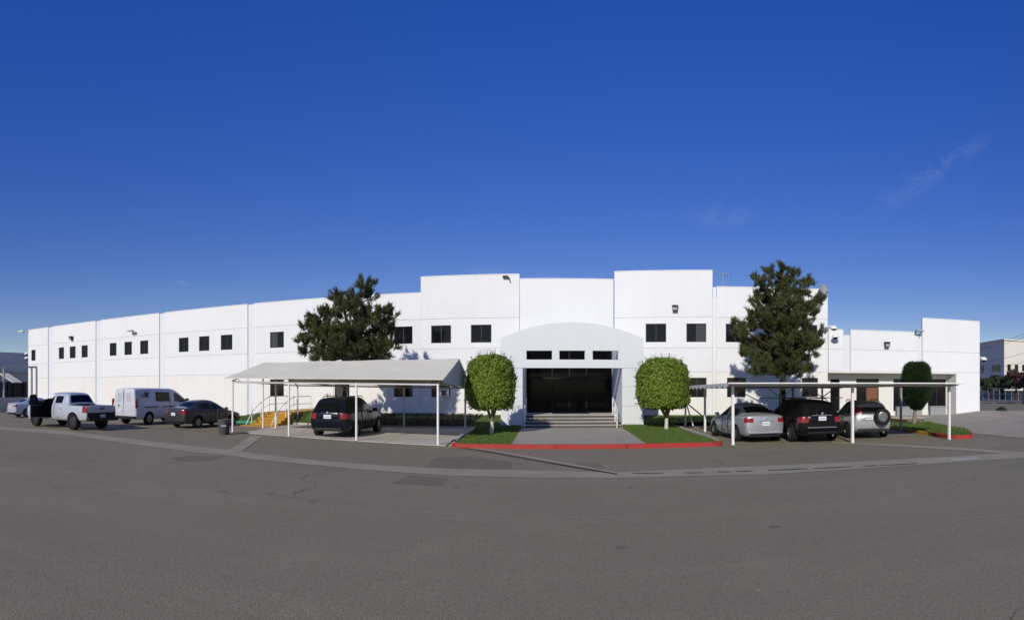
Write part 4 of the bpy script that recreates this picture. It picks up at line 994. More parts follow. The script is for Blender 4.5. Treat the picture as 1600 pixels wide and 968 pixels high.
m.add([(v.x, v.y, z) for v, z in ((p, 2.9), (q, 2.9), (q + nv_, 4.2), (p + nv_, 4.2), (p, 2.8), (q, 2.8), (q + nv_, 4.1), (p + nv_, 4.1))], [(0, 1, 2, 3), (4, 7, 6, 5), (0, 4, 5, 1), (1, 5, 6, 2), (3, 7, 4, 0)]); m.build('awning', 'fabric', LBm)
m = prism([lp(-80, 46.5), lp(47.5, 50.5), lp(47.5, 50.8), lp(-80, 46.8)], 0, 1.25)
tag(m.build('block_wall', mat('block_grey', (0.42, 0.41, 0.39), 0.9, var=0.3, vscale=0.6)), 'low pale grey block wall at the left edge of the yard', 'wall')
FS = thing('steel_canopy', 'tall thin dark steel canopy frame at the far left', 'canopy', lp(30, 52))
p, q = lp(-70, 51.5), lp(58, 52.5)
bar((p.x, p.y, 4.08), (q.x, q.y, 4.08), 0.14, 0.16, 'grey_paint', 'beam', FS)
for px, dy in ((57, 0), (49.5, 0), (6, 0), (-30, 0)): v = lp(px, 52.4); m = MB(); m.box(v.x - .07, v.x + .07, v.y - .07, v.y + .07, 0, 4.0); m.build('post', 'grey_paint', FS)

# ================================================================== BACKGROUND, RIGHT END
RB = thing('beige_building', 'large pale beige building beyond the street at the right edge', 'building', lp(1572, 112))
mat('beige_wall', (0.66, 0.63, 0.57), 0.8, var=0.15, vscale=0.2)
c0, c1, c2 = lp(1569, 112), lp(1500, 132), lp(1660, 122); back = lp(1600, 190)
prism([c1, c0, c2, back], 0, 11.7).build('wall', 'beige_wall', RB)
prism([c1 + (c1 - back) * .004, c0 + (c0 - back) * .004, c2 + (c2 - back) * .004, back], 11.72, 12.0).build('parapet', 'beige_wall', RB)
def face_window(a, b, t0, t1, z0, z1, parent):
    p = a.lerp(b, t0); q = a.lerp(b, t1); dv = (b - a).normalized(); nn = Vector((dv.y, -dv.x, 0))
    if nn.dot(p) > 0: nn = -nn
    m = MB(); m.add([(v.x + nn.x * k, v.y + nn.y * k, z) for k in (0.12, -0.1) for v, z in ((p, z0), (q, z0), (q, z1), (p, z1))], [(0, 1, 2, 3), (0, 4, 5, 1), (1, 5, 6, 2), (2, 6, 7, 3), (3, 7, 4, 0)]); m.build('window', 'glass_dark', parent)
for t0, t1 in ((0.08, 0.24), (0.42, 0.58)): face_window(c0, c1, t0, t1, 5.5, 6.9, RB)
for t0, t1 in ((0.05, 0.10), (0.17, 0.22), (0.29, 0.34), (0.41, 0.46)): face_window(c0, c2, t0, t1, 5.6, 6.9, RB)
for t0, t1 in ((0.0, 0.04), (0.5, 0.58)): face_window(c0, c1, t0 + 0.3, t1 + 0.42, 0.5, 3.2, RB)
def far_tree(px, r, top, rad, label, seed, leaf='far_leaf', name='street_tree'):
    r_ = random.Random(seed); b = lp(px, r); t = thing(name, label, 'tree', b)
    m = MB(); m.path([b, b + Vector((.1, 0, top * .35)), b + Vector((0, 0, top * .7))], [0.22, 0.17, 0.06], 8); m.build('trunk', 'bark', t, 60)
    m = MB(); pts = []
    cl = [Vector((r_.uniform(-1, 1) * rad, r_.uniform(-1, 1) * rad, lerp(top * .5, top * .85, r_.random()))) for _ in range(16)]
    for _ in range(2600):
        c_ = r_.choice(cl); u = Vector((r_.gauss(0, 1), r_.gauss(0, 1), r_.gauss(0, 1))).normalized(); pts.append((b + c_ + Vector((u.x, u.y, u.z * .7)) * rad * 0.45 * r_.uniform(.6, 1.05), u))
    leaf_cards(m, pts, 0.36, r_, 0.4, 0.8); m.build('crown', leaf, t)
far_tree(1545, 92, 4.4, 1.6, 'dark street tree close beside the right corner of the white wing', 1)
far_tree(1566, 92, 4.6, 2.0, 'dark street tree below the corner of the beige building', 3)
far_tree(1587, 88, 4.8, 1.9, 'dark street tree right of the beige building corner', 4)
far_tree(1600, 72, 5.0, 1.6, 'reddish flowering tree at the right edge of the picture', 6, 'flower_leaf', 'flowering_tree')
m = prism([lp(1525, 100), lp(1680, 78), lp(1680, 78.3), lp(1525, 100.3)], 0, 1.7); tag(m.build('boundary_wall', mat('far_wall', (0.30, 0.30, 0.29), 0.9, var=0.3, vscale=0.4)), 'long low grey boundary wall behind the street trees', 'wall')
m = MB(); m.add([(*lp(1525, 96).xy, 0.02), (*lp(1680, 68).xy, 0.02), (*lp(1680, 77).xy, 0.02), (*lp(1525, 99.5).xy, 0.02)], [(0, 1, 2, 3)]); struct('planting_strip', m, mat('red_soil', (0.16, 0.09, 0.06), 0.95, var=0.5, vscale=0.5))
kerb([lp(1525, 95.5).xy, lp(1600, 80).xy, lp(1680, 66).xy], 0.4, 0.2, 'concrete')
FN = thing('wire_fence', 'thin grey wire fence on posts along the street strip at right', 'fence', lp(1580, 80))
f0, f1 = lp(1528, 94.5), lp(1680, 67)
for k in range(15): v = f0.lerp(f1, k / 14); m = MB(); m.tube((v.x, v.y, 0), (v.x, v.y, 2.1), 0.05, n=6); m.build('post', 'galvanised', FN)
for z in (0.3, 1.2, 2.05): m = MB(); m.tube((f0.x, f0.y, z), (f1.x, f1.y, z), 0.03, n=5); m.build('rail', 'galvanised', FN)
# round bush at the end of the concrete yard
b = gp(1565, 645, 0.2); t = thing('round_bush', 'small round bush at the edge of the right concrete yard', 'bush', b); r_ = random.Random(9); pts = []
for _ in range(1500):
    u = Vector((r_.gauss(0, 1), r_.gauss(0, 1), abs(r_.gauss(0, 1)))).normalized(); pts.append((b + Vector((u.x * .5, u.y * .5, u.z * .48)) * r_.uniform(.6, 1.05), u))
m = MB(); leaf_cards(m, pts, 0.10, r_, 0.4, 0.7); m.build('foliage', 'far_leaf', t)
m = MB(); m.path([b - Vector((0, 0, .05)), b + Vector((0, 0, .3))], [0.05, 0.02], 6); m.build('stem', 'bark', t)
# overhead wires between a pole out of frame and one hidden behind the wing
PO = []
for k, (px, r, lab) in enumerate(((1720, 62, 'wooden utility pole standing right of the street'), (1490, 150, 'wooden utility pole far behind the white wing'))):
    b = lp(px, r); t = thing('utility_pole', lab, 'pole', b); m = MB(); m.tube(b, b + Vector((0, 0, 12.5)), 0.16, 0.11); m.build('pole', 'bark', t)
    m = MB(); m.box(b.x - .9, b.x + .9, b.y - .06, b.y + .06, 11.6, 11.75); m.build('crossarm', 'bark', t); PO.append(b)
for k, (dx, z, lab) in enumerate(((-0.8, 11.8, 'topmost overhead wire above the beige building'), (0.8, 11.8, 'second overhead wire above the beige building'), (0, 9.0, 'third overhead wire crossing the beige building'), (0.1, 7.6, 'lowest overhead wire crossing the beige building'))):
    m = MB(); pts = []
    for i in range(15):
        q = PO[0].lerp(PO[1], i / 14); pts.append((q.x + dx, q.y, z - 1.6 * math.sin(math.pi * i / 14)))
    m.path(pts, 0.025, 5); tag(m.build('overhead_wire', 'black_plastic'), lab, 'wire', 'overhead wires at right')

# ================================================================== SMALL THINGS ON THE GROUND
b = gp(350, 678.5); t = thing('trash_can', 'dark grey round plastic trash can standing before the carport corner post', 'trash can', b)
Mt = Matrix.Translation(b)
m = MB(); m.lathe([(0.22, 0.0), (0.235, 0.02), (0.275, 0.62), (0.30, 0.63), (0.30, 0.69), (0.28, 0.69), (0.26, 0.62), (0.21, 0.05), (0.0, 0.05)], 28, Mt); m.build('barrel', mat('bin_grey', (0.07, 0.075, 0.08), 0.6, 0.3), t, 40)
for z in (0.2, 0.45): m = MB(); r0 = lerp(.235, .275, z / .62) + .006; m.lathe([(r0, z - .012), (r0 + .008, z), (r0, z + .012)], 28, Mt); m.build('rib', 'bin_grey', t, 40)
for sg in (-1, 1): m = MB(); m.path([(b.x + sg * .28, b.y - .06, .6), (b.x + sg * .35, b.y - .05, .55), (b.x + sg * .35, b.y + .05, .55), (b.x + sg * .28, b.y + .06, .6)], 0.014); m.build('handle', 'bin_grey', t)
# white lettering, worn to four blocks, painted on the front
lt = MB(); dirc = Vector((-b.x, -b.y, 0)).normalized(); sd = Vector((-dirc.y, dirc.x, 0)) * -1
for k, (u, hh) in enumerate(((-0.10, .07), (-0.045, .06), (0.012, .075), (0.07, .05))):
    c_ = b + dirc * math.sqrt(max(0, .262 ** 2 - u * u)) + sd * u * -1
    lt.add([c_ + sd * -.02 + Vector((0, 0, .38)) + dirc * .006, c_ + sd * .02 + Vector((0, 0, .38)) + dirc * .006, c_ + sd * .02 + Vector((0, 0, .38 + hh)) + dirc * .008, c_ + sd * -.02 + Vector((0, 0, .38 + hh)) + dirc * .008], [(0, 1, 2, 3)])
lt.build('lettering', 'white_paint', t)
b = gp(707.5, 694.5); t = thing('drain_pipe', 'short black drain pipe poking out of the red kerb', 'pipe', b)
Mp = Matrix.Translation(b + Vector((0.02, 0.25, 0.1))) @ Matrix.Rotation(R(90), 4, 'X')
m = MB(); m.lathe([(0.085, 0.0), (0.085, 0.35), (0.068, 0.35), (0.068, 0.0)], 20, Mp); m.build('pipe', 'black_plastic', t, 50)
for k, (dx, dy, s_) in enumerate(((-0.25, -0.08, .06), (-0.05, -0.12, .05), (0.12, -0.1, .07), (0.2, -0.02, .05))):
    q = b + Vector((dx, dy, 0)); bm = bmesh.new(); bmesh.ops.create_icosphere(bm, subdivisions=1, radius=s_)
    for v in bm.verts: v.co *= rnd.uniform(.7, 1.2); v.co.z = abs(v.co.z) * .8 if v.co.z < 0 else v.co.z * .8
    for v in bm.verts: v.co += q + Vector((0, 0, .01))
    me = bpy.data.meshes.new('stone'); bm.to_mesh(me); bm.free(); me.materials.append(MATS['concrete_gutter'])
    tag(put('stone', me), ('pale stone left of the black drain pipe', 'flat stone below the black drain pipe', 'larger stone right of the black drain pipe', 'small stone touching the kerb by the drain pipe')[k], 'stone', 'stones by the drain pipe')
# ================================================================== VEHICLES
def paint(name, col, metal=0.3, rough=0.32, coat=0.4, spec=0.5): return mat(name, col, rough, spec, metal, coat=coat, var=0.08, vscale=1.5)
mat('car_glass', (0.006, 0.007, 0.008), 0.05, 0.2)
mat('car_glass_tint', (0.02, 0.026, 0.026), 0.05, 0.4)
mat('tail_red', (0.20, 0.004, 0.006), 0.2, 0.5, var=0.6, vscale=9, col2=(0.30, 0.05, 0.05))
mat('lamp_clear', (0.7, 0.7, 0.72), 0.12, 0.5)
mat('trim_black', (0.012, 0.012, 0.013), 0.5, 0.35)
mat('chrome', (0.75, 0.76, 0.78), 0.18, 0.5, metal=0.9)
mat('plate_white', (0.75, 0.76, 0.80), 0.4, 0.4)
mat('plate_blue', (0.35, 0.38, 0.50), 0.5, 0.3)
mat('rim_silver', (0.24, 0.245, 0.26), 0.3, 0.5, metal=0.7)
mat('rim_dark', (0.05, 0.05, 0.055), 0.4, 0.4, metal=0.5)

REG = ['body', 'windscreen', 'rear_window', 'side_window', 'side_window', 'side_window', 'side_window', 'side_window', 'side_window', 'tail_light', 'tail_light', 'headlight', 'headlight',
       'rear_bumper', 'front_bumper', 'wheel_arch', 'door', 'door', 'door', 'door', 'tailgate', 'sill']
COLS = (1, 0.66, 0.24, -0.24, -0.66, -1)
class Dummy: mats = None
def dummies():
    if Dummy.mats is None: Dummy.mats = [bpy.data.materials.new('region_%d' % i) for i in range(len(REG))]
    return Dummy.mats
def loft_body(st, regs, cut_boxes=(), wheels=(), sub=2, bulge=(0.10, 0.06)):
    """st: stations front to rear, each dict(x, w, zb, zs, zm, zt, zr, wr, dx=[7]); regs(kind, i, a) -> region"""
    me = bpy.data.meshes.new('car'); bm = bmesh.new(); rings = []
    for s in st:
        w_, wr = s['w'], s['wr']; zb, zt, zr = s['zb'], s['zt'], s['zr']
        lv = [(w_ - 0.10, zb), (w_ - 0.01, s['zs']), (w_, s['zm']), (w_ - 0.03, zt), (lerp(w_ - 0.08, wr, 0.05), zt + min(0.03, (zr - zt) * .3)), (lerp(wr, w_, 0.04), zr - min(0.13, (zr - zt) * .35)), (wr - 0.10, zr - min(0.025, (zr - zt) * .1))]
        dx = s.get('dx', [0] * 7)
        L_ = [bm.verts.new((s['x'] + dx[k], y, z)) for k, (y, z) in enumerate(lv)]; R_ = [bm.verts.new((s['x'] + dx[k], -y, z)) for k, (y, z) in enumerate(lv)]
        cr = 0.03 + s.get('crown', 0.0)
        Tt = [L_[6]] + [bm.verts.new((s['x'] + dx[6], c * lv[6][0], lv[6][1] + cr * (1 - c * c))) for c in COLS[1:5]] + [R_[6]]
        Bt = [L_[0]] + [bm.verts.new((s['x'] + dx[0], c * lv[0][0], zb)) for c in COLS[1:5]] + [R_[0]]
        rings.append((L_, R_, Tt, Bt, lv, dx, s))
    def face(vs, reg): f = bm.faces.new(vs); f.material_index = reg; return f
    for i in range(len(st) - 1):
        a, b = rings[i], rings[i + 1]
        for k in range(6):
            face((a[0][k], a[0][k + 1], b[0][k + 1], b[0][k]), regs('L', i, k)); face((a[1][k], b[1][k], b[1][k + 1], a[1][k + 1]), regs('R', i, k))
        for k in range(5):
            face((a[2][k], a[2][k + 1], b[2][k + 1], b[2][k]), regs('T', i, k)); face((a[3][k], b[3][k], b[3][k + 1], a[3][k + 1]), regs('B', i, k))
    for end, ring in ((0, rings[0]), (1, rings[-1])):
        L_, R_, Tt, Bt, lv, dx, s = ring; rows = []
        sg = -1 if end else 1
        for k in range(7):
            if k == 0: rows.append(Bt)
            elif k == 6: rows.append(Tt)
            else: rows.append([L_[k]] + [bm.verts.new((s['x'] + dx[k] + sg * bulge[end] * (1 - c * c), c * lv[k][0], lv[k][1])) for c in COLS[1:5]] + [R_[k]])
        for k in range(6):
            for c in range(5): face((rows[k][c], rows[k][c + 1], rows[k + 1][c + 1], rows[k + 1][c]), regs('E1' if end else 'E0', k, c))
    bmesh.ops.recalc_face_normals(bm, faces=bm.faces[:])
    bm.to_mesh(me); bm.free()
    for d in dummies(): me.materials.append(d)
    ob = bpy.data.objects.new('car_tmp', me); COL.objects.link(ob); tmp = [ob]
    ss = ob.modifiers.new('s', 'SUBSURF'); ss.levels = sub; ss.render_levels = sub
    def cutter(mb):
        cm = mb.mesh('cut', [d for d in dummies()]); cm.polygons.foreach_set('material_index', [15] * len(cm.polygons)); co = bpy.data.objects.new('cut_tmp', cm); COL.objects.link(co); tmp.append(co)
        bo = ob.modifiers.new('b', 'BOOLEAN'); bo.operation = 'DIFFERENCE'; bo.object = co; bo.solver = 'EXACT'; bo.material_mode = 'INDEX'
    for (xw, yw, rw) in wheels:
        for sg in (-1, 1):
            mb = MB(); mb.tube((xw, sg * (yw - 0.22), rw + 0.0), (xw, sg * (yw + 0.4), rw + 0.0), rw + 0.06, n=28); cutter(mb)
    for bx in cut_boxes: mb = MB(); mb.box(*bx); cutter(mb)
    dg = bpy.context.evaluated_depsgraph_get(); ev = ob.evaluated_get(dg); em = bpy.data.meshes.new_from_object(ev)
    parts = {}
    for p in em.polygons: parts.setdefault(p.material_index, []).append(p)
    groups = []
    for reg, ps in sorted(parts.items()):      # every loose piece of a region is a part of its own
        root = {}
        def find(v):
            while root.setdefault(v, v) != v: root[v] = root[root[v]]; v = root[v]
            return v
        for p in ps:
            a = find(p.vertices[0])
            for v in p.vertices[1:]: root[find(v)] = a
        isl = {}
        for p in ps: isl.setdefault(find(p.vertices[0]), []).append(p)
        groups += [(reg, q) for q in isl.values() if len(q) > 2]
    out = []
    vn = [v.normal.copy() for v in em.vertices]
    for reg, ps in groups:
        mp = {}; vs = []; fs = []
        for p in ps:
            f = []
            for vi in p.vertices:
                if vi not in mp: mp[vi] = len(vs); vs.append(em.vertices[vi].co.copy())
                f.append(mp[vi])
            fs.append(f)
        if 16 <= reg <= 20:      # closed panels: sink their rim a little so that a shut line shows
            from collections import Counter
            ec = Counter(tuple(sorted((f[k], f[(k + 1) % len(f)]))) for f in fs for k in range(len(f))); rim = {v for e, c in ec.items() if c == 1 for v in e}
            inv = {b: a for a, b in mp.items()}
            for v in rim: vs[v] = vs[v] - vn[inv[v]] * 0.02
        if 1 <= reg <= 8:
            inv = {b: a for a, b in mp.items()}
            for v in range(len(vs)): vs[v] = vs[v] + vn[inv[v]] * 0.004
        m2 = bpy.data.meshes.new(REG[reg]); m2.from_pydata([tuple(v) for v in vs], [], fs); m2.polygons.foreach_set('use_smooth', [True] * len(fs)); m2.update(); m2.set_sharp_from_angle(angle=R(45)); out.append((reg, m2))
    bpy.data.meshes.remove(em)
    for o in tmp: d = o.data; bpy.data.objects.remove(o); bpy.data.meshes.remove(d)
    return out
WM = {}
def wheel_meshes(r, wd, spokes, dark=False):
    key = (r, wd, spokes, dark)
    if key in WM: return WM[key]
    Mx = Matrix.Rotation(R(90), 4, 'X'); h = wd / 2; ri = r * 0.62
    t = MB(); t.lathe([(ri, -h * .85), (ri + .02, -h), (r - .03, -h), (r, -h * .7), (r, h * .7), (r - .03, h), (ri + .02, h), (ri, h * .85), (ri - .01, 0)], 32, Mx)
    rm = MB(); rm.lathe([(ri, h * .8), (ri - .02, h * .88), (ri - .035, h * .6), (ri - .04, h * .1), (0.0, h * .1)], 32, Mx, 1)
    rm.lathe([(ri, h * .82), (ri - .03, h * .9), (ri - .035, h * .7)], 32, Mx, 0)
    rm.lathe([(0.07, h * .1), (0.065, h * .8), (0.0, h * .85)], 16, Mx, 0)
    for k in range(spokes):
        a = 2 * math.pi * k / spokes; d = Vector((math.cos(a), math.sin(a), 0)); s_ = Vector((-d.y, d.x, 0))
        P = []
        for q, w_, z in ((0.04, .035, h * .8), (ri - .02, .05, h * .72)):
            for sg in (-1, 1): P += [Mx @ (d * q + s_ * sg * w_ + Vector((0, 0, z))), Mx @ (d * q + s_ * sg * w_ + Vector((0, 0, z - .05)))]
        rm.add(P, [(0, 4, 6, 2), (0, 1, 5, 4), (2, 6, 7, 3), (1, 3, 7, 5)], 0)
    WM[key] = (t.mesh('wheel', 'rubber', 35), rm.mesh('rim', ['rim_dark' if dark else 'rim_silver', 'trim_black'], 35)); return WM[key]
def vehicle(name, label, cat, loc, heading, st, regs, mats_, wheels, yw, rw, wd=0.22, spokes=7, cut=(), bulge=(0.10, 0.06), dark_rim=False, group=None):
    """local x forward, y left; heading in degrees clockwise from the building normal"""
    t = thing(name, label, cat, (loc[0], loc[1], 0.0 if len(loc) < 3 else loc[2]), R(90 - heading), group)
    for reg, me in loft_body(st, regs, cut, [(x, yw, rw) for x in wheels], bulge=bulge):
        mk = mats_.get(REG[reg], mats_['body']); me.materials.append(MATS[mk] if isinstance(mk, str) else mk); put(REG[reg], me, t, False)
    tm, rm = wheel_meshes(rw, wd, spokes, dark_rim)
    for x in wheels:
        for sg in (1, -1):
            o = put('wheel', tm, t, False); o.location = (x, sg * (yw - wd / 2 + .03), rw); o.rotation_euler = (0, 0, 0 if sg < 0 else math.pi)
            put('rim', rm, o, False)
    return t
def lpart(t, name, mb, material, smooth=None): return mb.build(name, material, t, smooth, False)
def mirror(t, x, y, z, material, sz=(0.11, 0.2, 0.15)):
    for sg in (1, -1):
        m = MB(); m.bevel_box(x - sz[0] / 2, x + sz[0] / 2, min(sg * y, sg * (y + sz[1])), max(sg * y, sg * (y + sz[1])), z, z + sz[2], 0.035); lpart(t, 'side_mirror', m, material, 50)
def plate(t, x, z, w_=0.31, h=0.155, y=0.0):
    m = MB(); m.bevel_box(x - 0.012, x, y - w_ / 2, y + w_ / 2, z, z + h, 0.005); o = lpart(t, 'number_plate', m, 'plate_white')
    m = MB(); m.box(x - 0.0135, x - 0.0122, y - w_ / 2 + .03, y + w_ / 2 - .03, z + .05, z + .10); m.build('plate_print', 'plate_blue', o, None, False)
def handles(t, xs, y, z, material):
    for x in xs:
        for sg in (1, -1): m = MB(); m.bevel_box(x - .09, x + .09, sg * y - .02, sg * y + .02, z, z + .03, .008); lpart(t, 'door_handle', m, material)
def S_(x, w_, zb, zm, zt, zr, wr, dx=None, zs=None, crown=0.0): return dict(x=x, w=w_, zb=zb, zs=zs if zs else zb + .12, zm=zm, zt=zt, zr=zr, wr=wr, dx=dx or [0] * 7, crown=crown)

# ---- sedans
def sedan(name, label, loc, heading, paint_, H=1.46, W=0.88, spokes=7, style=0, chrome=True):
    k = H / 1.46
    st = [S_(2.18, W - .14, .26, .48, .60, .66, W - .22, crown=.02), S_(1.95, W - .05, .22, .52, .70, .76, W - .16, crown=.02), S_(1.45, W, .2, .55, .80, .87, W - .16, crown=.03), S_(0.95, W, .2, .58, .88 * k, .96 * k, W - .18, crown=.03),
          S_(0.30, W, .2, .60, .92 * k, 1.42 * k, W - .30), S_(-0.18, W, .2, .60, .93 * k, 1.485 * k, W - .28), S_(-0.28, W, .2, .60, .93 * k, 1.49 * k, W - .28), S_(-0.85, W, .2, .60, .95 * k, 1.46 * k, W - .29), S_(-1.12, W, .2, .61, .97 * k, 1.40 * k, W - .31),
          S_(-1.72, W - .01, .22, .70, 1.0 * k, 1.08 * k, W - .17), S_(-2.1, W - .05, .24, .82, 1.0 * k, 1.075 * k, W - .18), S_(-2.24, W - .09, .28, .83, .97 * k, 1.045 * k, W - .20, dx=[.06, 0, 0, .02, .02, .03, .03])]
    def regs(kd, i, a):
        if kd in 'LR':
            o = 0 if kd == 'L' else 3
            if a == 4 and i in (3, 4): return 3 + o
            if a == 4 and i in (6, 7): return 4 + o
            if a in (1, 2, 3) and i == 4: return 16 + (0 if kd == 'L' else 2)
            if a in (1, 2, 3) and i in (6, 7): return 17 + (0 if kd == 'L' else 2)
            if a in (2,) and i == 10: return 9 if kd == 'L' else 10
            if a == 2 and i == 0: return 11 if kd == 'L' else 12
            if a == 0: return 21
        if kd == 'T' and i == 3 and a in (0, 1, 2, 3, 4): return 1 if a in (1, 2, 3) else 0
        if kd == 'T' and i == 8 and a in (1, 2, 3): return 2
        if kd == 'T' and i == 8: return 2
        if kd == 'T' and i == 3: return 1
        if kd == 'E1':
            if i == 2 and a in (0, 4): return 9 if a == 0 else 10
            if i in (0, 1): return 13
        if kd == 'E0':
            if i == 2 and a in (0, 4): return 11 if a == 0 else 12
            if i in (0, 1): return 14
        return 0
    mm = {'body': paint_, 'windscreen': 'car_glass_tint', 'rear_window': 'car_glass', 'side_window': 'car_glass_tint', 'tail_light': 'tail_red', 'headlight': 'lamp_clear', 'wheel_arch': 'trim_black', 'sill': paint_}
    t = vehicle(name, label, 'car', loc, heading, st, regs, mm, (1.32, -1.32), W, 0.315, 0.2, spokes)
    mirror(t, 0.78, W - .06, 0.92 * k, paint_); plate(t, -2.30, 0.66); handles(t, (0.0, -0.75), W - .012, .80, paint_)
    m = MB(); m.box(-2.315, -2.28, -0.33, 0.33, 0.83, 0.855); lpart(t, 'trunk_trim', m, 'chrome' if chrome else paint_)
    m = MB(); m.bevel_box(-2.325, -2.2, -0.7, 0.7, 0.36, 0.42, .015); lpart(t, 'bumper_crease', m, paint_)
    m = MB(); m.bevel_box(-2.27, -2.12, -0.6, 0.6, 0.22, 0.31, .015); lpart(t, 'lower_bumper', m, 'trim_black')
    return t
# ---- sport utility vehicles
def suv(name, label, loc, heading, paint_, L_=4.7, W=0.93, H=1.72, rw=0.37, spokes=5, lower='trim_black', tall_lamps=False, slope=0.34, glass='car_glass', rails=True, roof_drop=0.06):
    h = L_ / 2; f = H / 1.72; zt = 1.06 * f
    st = [S_(h - .08, W - .15, .30, .62 * f, .80 * f, .88 * f, W - .22, crown=.02), S_(h - .30, W - .05, .26, .66 * f, .92 * f, .99 * f, W - .16, crown=.03), S_(h - .8, W, .25, .68 * f, 1.0 * f, 1.07 * f, W - .15, crown=.03), S_(h - 1.3, W, .25, .70 * f, 1.04 * f, 1.12 * f, W - .17, crown=.03),
          S_(h - 1.92, W, .25, .70 * f, zt, 1.66 * f, W - .27), S_(h - 2.42, W, .25, .70 * f, zt, 1.745 * f, W - .25), S_(h - 2.52, W, .25, .70 * f, zt, 1.75 * f, W - .25), S_(-h + 1.42, W, .25, .70 * f, zt + .01, 1.745 * f, W - .25), S_(-h + 1.30, W, .25, .70 * f, zt + .01, 1.74 * f, W - .25), S_(-h + 0.62, W - .01, .26, .72 * f, zt + .03, (1.74 - roof_drop * .6) * f, W - .26),
          S_(-h + 0.28, W - .03, .28, .84 * f, zt + .04, (1.73 - roof_drop) * f, W - .27, dx=[0, 0, 0, 0, .02, slope * .45, slope * .5]), S_(-h + .05, W - .08, .34, .86 * f, zt + .03, (1.70 - roof_drop) * f, W - .30, dx=[.10, .0, 0, .03, .06, slope, slope + .06])]
    def regs(kd, i, a):
        if kd in 'LR':
            o = 0 if kd == 'L' else 3
            if a == 4 and i in (3, 4): return 3 + o
            if a == 4 and i == 6: return 4 + o
            if a == 4 and i in (8,): return 5 + o
            if a in (1, 2, 3) and i == 4: return 16 + (0 if kd == 'L' else 2)
            if a in (1, 2, 3) and i == 6: return 17 + (0 if kd == 'L' else 2)
            if i == 10 and (a == 2 if not tall_lamps else a in (3, 4)): return 9 if kd == 'L' else 10
            if a == 2 and i == 0: return 11 if kd == 'L' else 12
            if a == 0: return 21
        if kd == 'T' and i == 3: return 1
        if kd == 'E1':
            if i == 4 and a in (1, 2, 3): return 2
            if (i in (2,) and a in (0, 4)) and not tall_lamps: return 9 if a == 0 else 10
            if tall_lamps and i == 4: return 9 if a == 0 else 10
            if i in (0, 1): return 13
            if i in (2, 3) and a in (1, 2, 3): return 20
        if kd == 'E0':
            if i == 2 and a in (0, 4): return 11 if a == 0 else 12
            if i in (0, 1): return 14
        return 0
    mm = {'body': paint_, 'windscreen': 'car_glass_tint', 'rear_window': glass, 'side_window': glass, 'tail_light': 'tail_red', 'headlight': 'lamp_clear', 'wheel_arch': 'trim_black', 'sill': lower, 'rear_bumper': lower if lower != 'same' else paint_, 'front_bumper': paint_}
    t = vehicle(name, label, 'car', loc, heading, st, regs, mm, (h - .88, -h + .95), W, rw, 0.24, spokes)
    mirror(t, h - 1.55, W - .06, zt - .02, paint_, (.14, .22, .18)); handles(t, (h - 2.3, -h + 1.55), W - .012, .92 * f, paint_)
    m = MB(); m.bevel_box(-h - .045, -h + .12, -0.62, 0.62, .36, .44, .02); lpart(t, 'bumper_step', m, 'trim_black')
    m = MB(); m.tube((-h + .02, -.45, .28), (-h - .04, -.45, .28), .035, n=10); lpart(t, 'exhaust', m, 'chrome')
    if rails:
        for sg in (1, -1): m = MB(); m.path([(h - 2.1, sg * (W - .33), 1.68 * f), (h - 2.3, sg * (W - .33), 1.775 * f), (-h + 1.0, sg * (W - .34), 1.77 * f), (-h + .8, sg * (W - .34), 1.69 * f)], .02); lpart(t, 'roof_rail', m, 'trim_black')
    m = MB(); m.tube((-h + slope + .06, 0, (zt + .06)), (-h + slope * .55 + .02, .38, zt + .12), .012); lpart(t, 'rear_wiper', m, 'trim_black')
    return t, h, f, zt

paint('paint_black', (0.006, 0.006, 0.007), 0.0, 0.25, 0.1, 0.3)
paint('paint_navy', (0.005, 0.007, 0.014), 0.0, 0.22, 0.1, 0.3)
paint('paint_silver', (0.48, 0.49, 0.52), 0.55, 0.35)
paint('paint_pale_silver', (0.36, 0.37, 0.40), 0.4, 0.35)
paint('paint_graphite', (0.060, 0.055, 0.060), 0.4, 0.35)
paint('paint_white', (0.48, 0.51, 0.56), 0.25, 0.35)
paint('paint_van', (0.56, 0.57, 0.60), 0.0, 0.4)

# dark blue SUV below the fabric carport
t, h, f, zt = suv('parked_car', 'black sport utility vehicle parked under the fabric carport', (-8.98, 23.72), 1.5, 'paint_navy', 4.67, 0.94, 1.70, 0.37, 5, lower='paint_navy')
plate(t, -h - .035, .83, .34, .16); m = MB(); m.lathe([(0.045, 0), (0.045, .012), (0, .012)], 16, Matrix.Translation((-h - .03, 0, 1.08)) @ Matrix.Rotation(R(-90), 4, 'Y')); lpart(t, 'badge', m, 'chrome')
# silver sedan
t = sedan('parked_car', 'silver sedan, leftmost of the three cars under the metal carport', (8.0, 22.1), -2, 'paint_silver', 1.46, 0.885)
m = MB(); m.tube((-2.305, 0, .93), (-2.318, 0, .93), .04, n=14); lpart(t, 'badge', m, 'chrome')
# black SUV
t, h, f, zt = suv('parked_car', 'large black sport utility vehicle, middle car under the metal carport', (10.12, 21.2), 3, 'paint_black', 4.75, 0.94, 1.63, 0.37, 5, lower='paint_black', slope=0.25)
plate(t, -h - .03, .86, .32, .16); m = MB(); m.bevel_box(-h - .035, -h + .04, -.42, .42, 1.045, 1.075, .008); lpart(t, 'chrome_strip', m, 'chrome'); m = MB(); m.bevel_box(-h - .05, -h + .05, -.6, .6, .585, .62, .008); lpart(t, 'bumper_trim', m, 'chrome')
m = MB(); m.tube((-h + .0, 0, 1.13), (-h - .03, 0, 1.13), .05, n=14); lpart(t, 'badge', m, 'chrome')
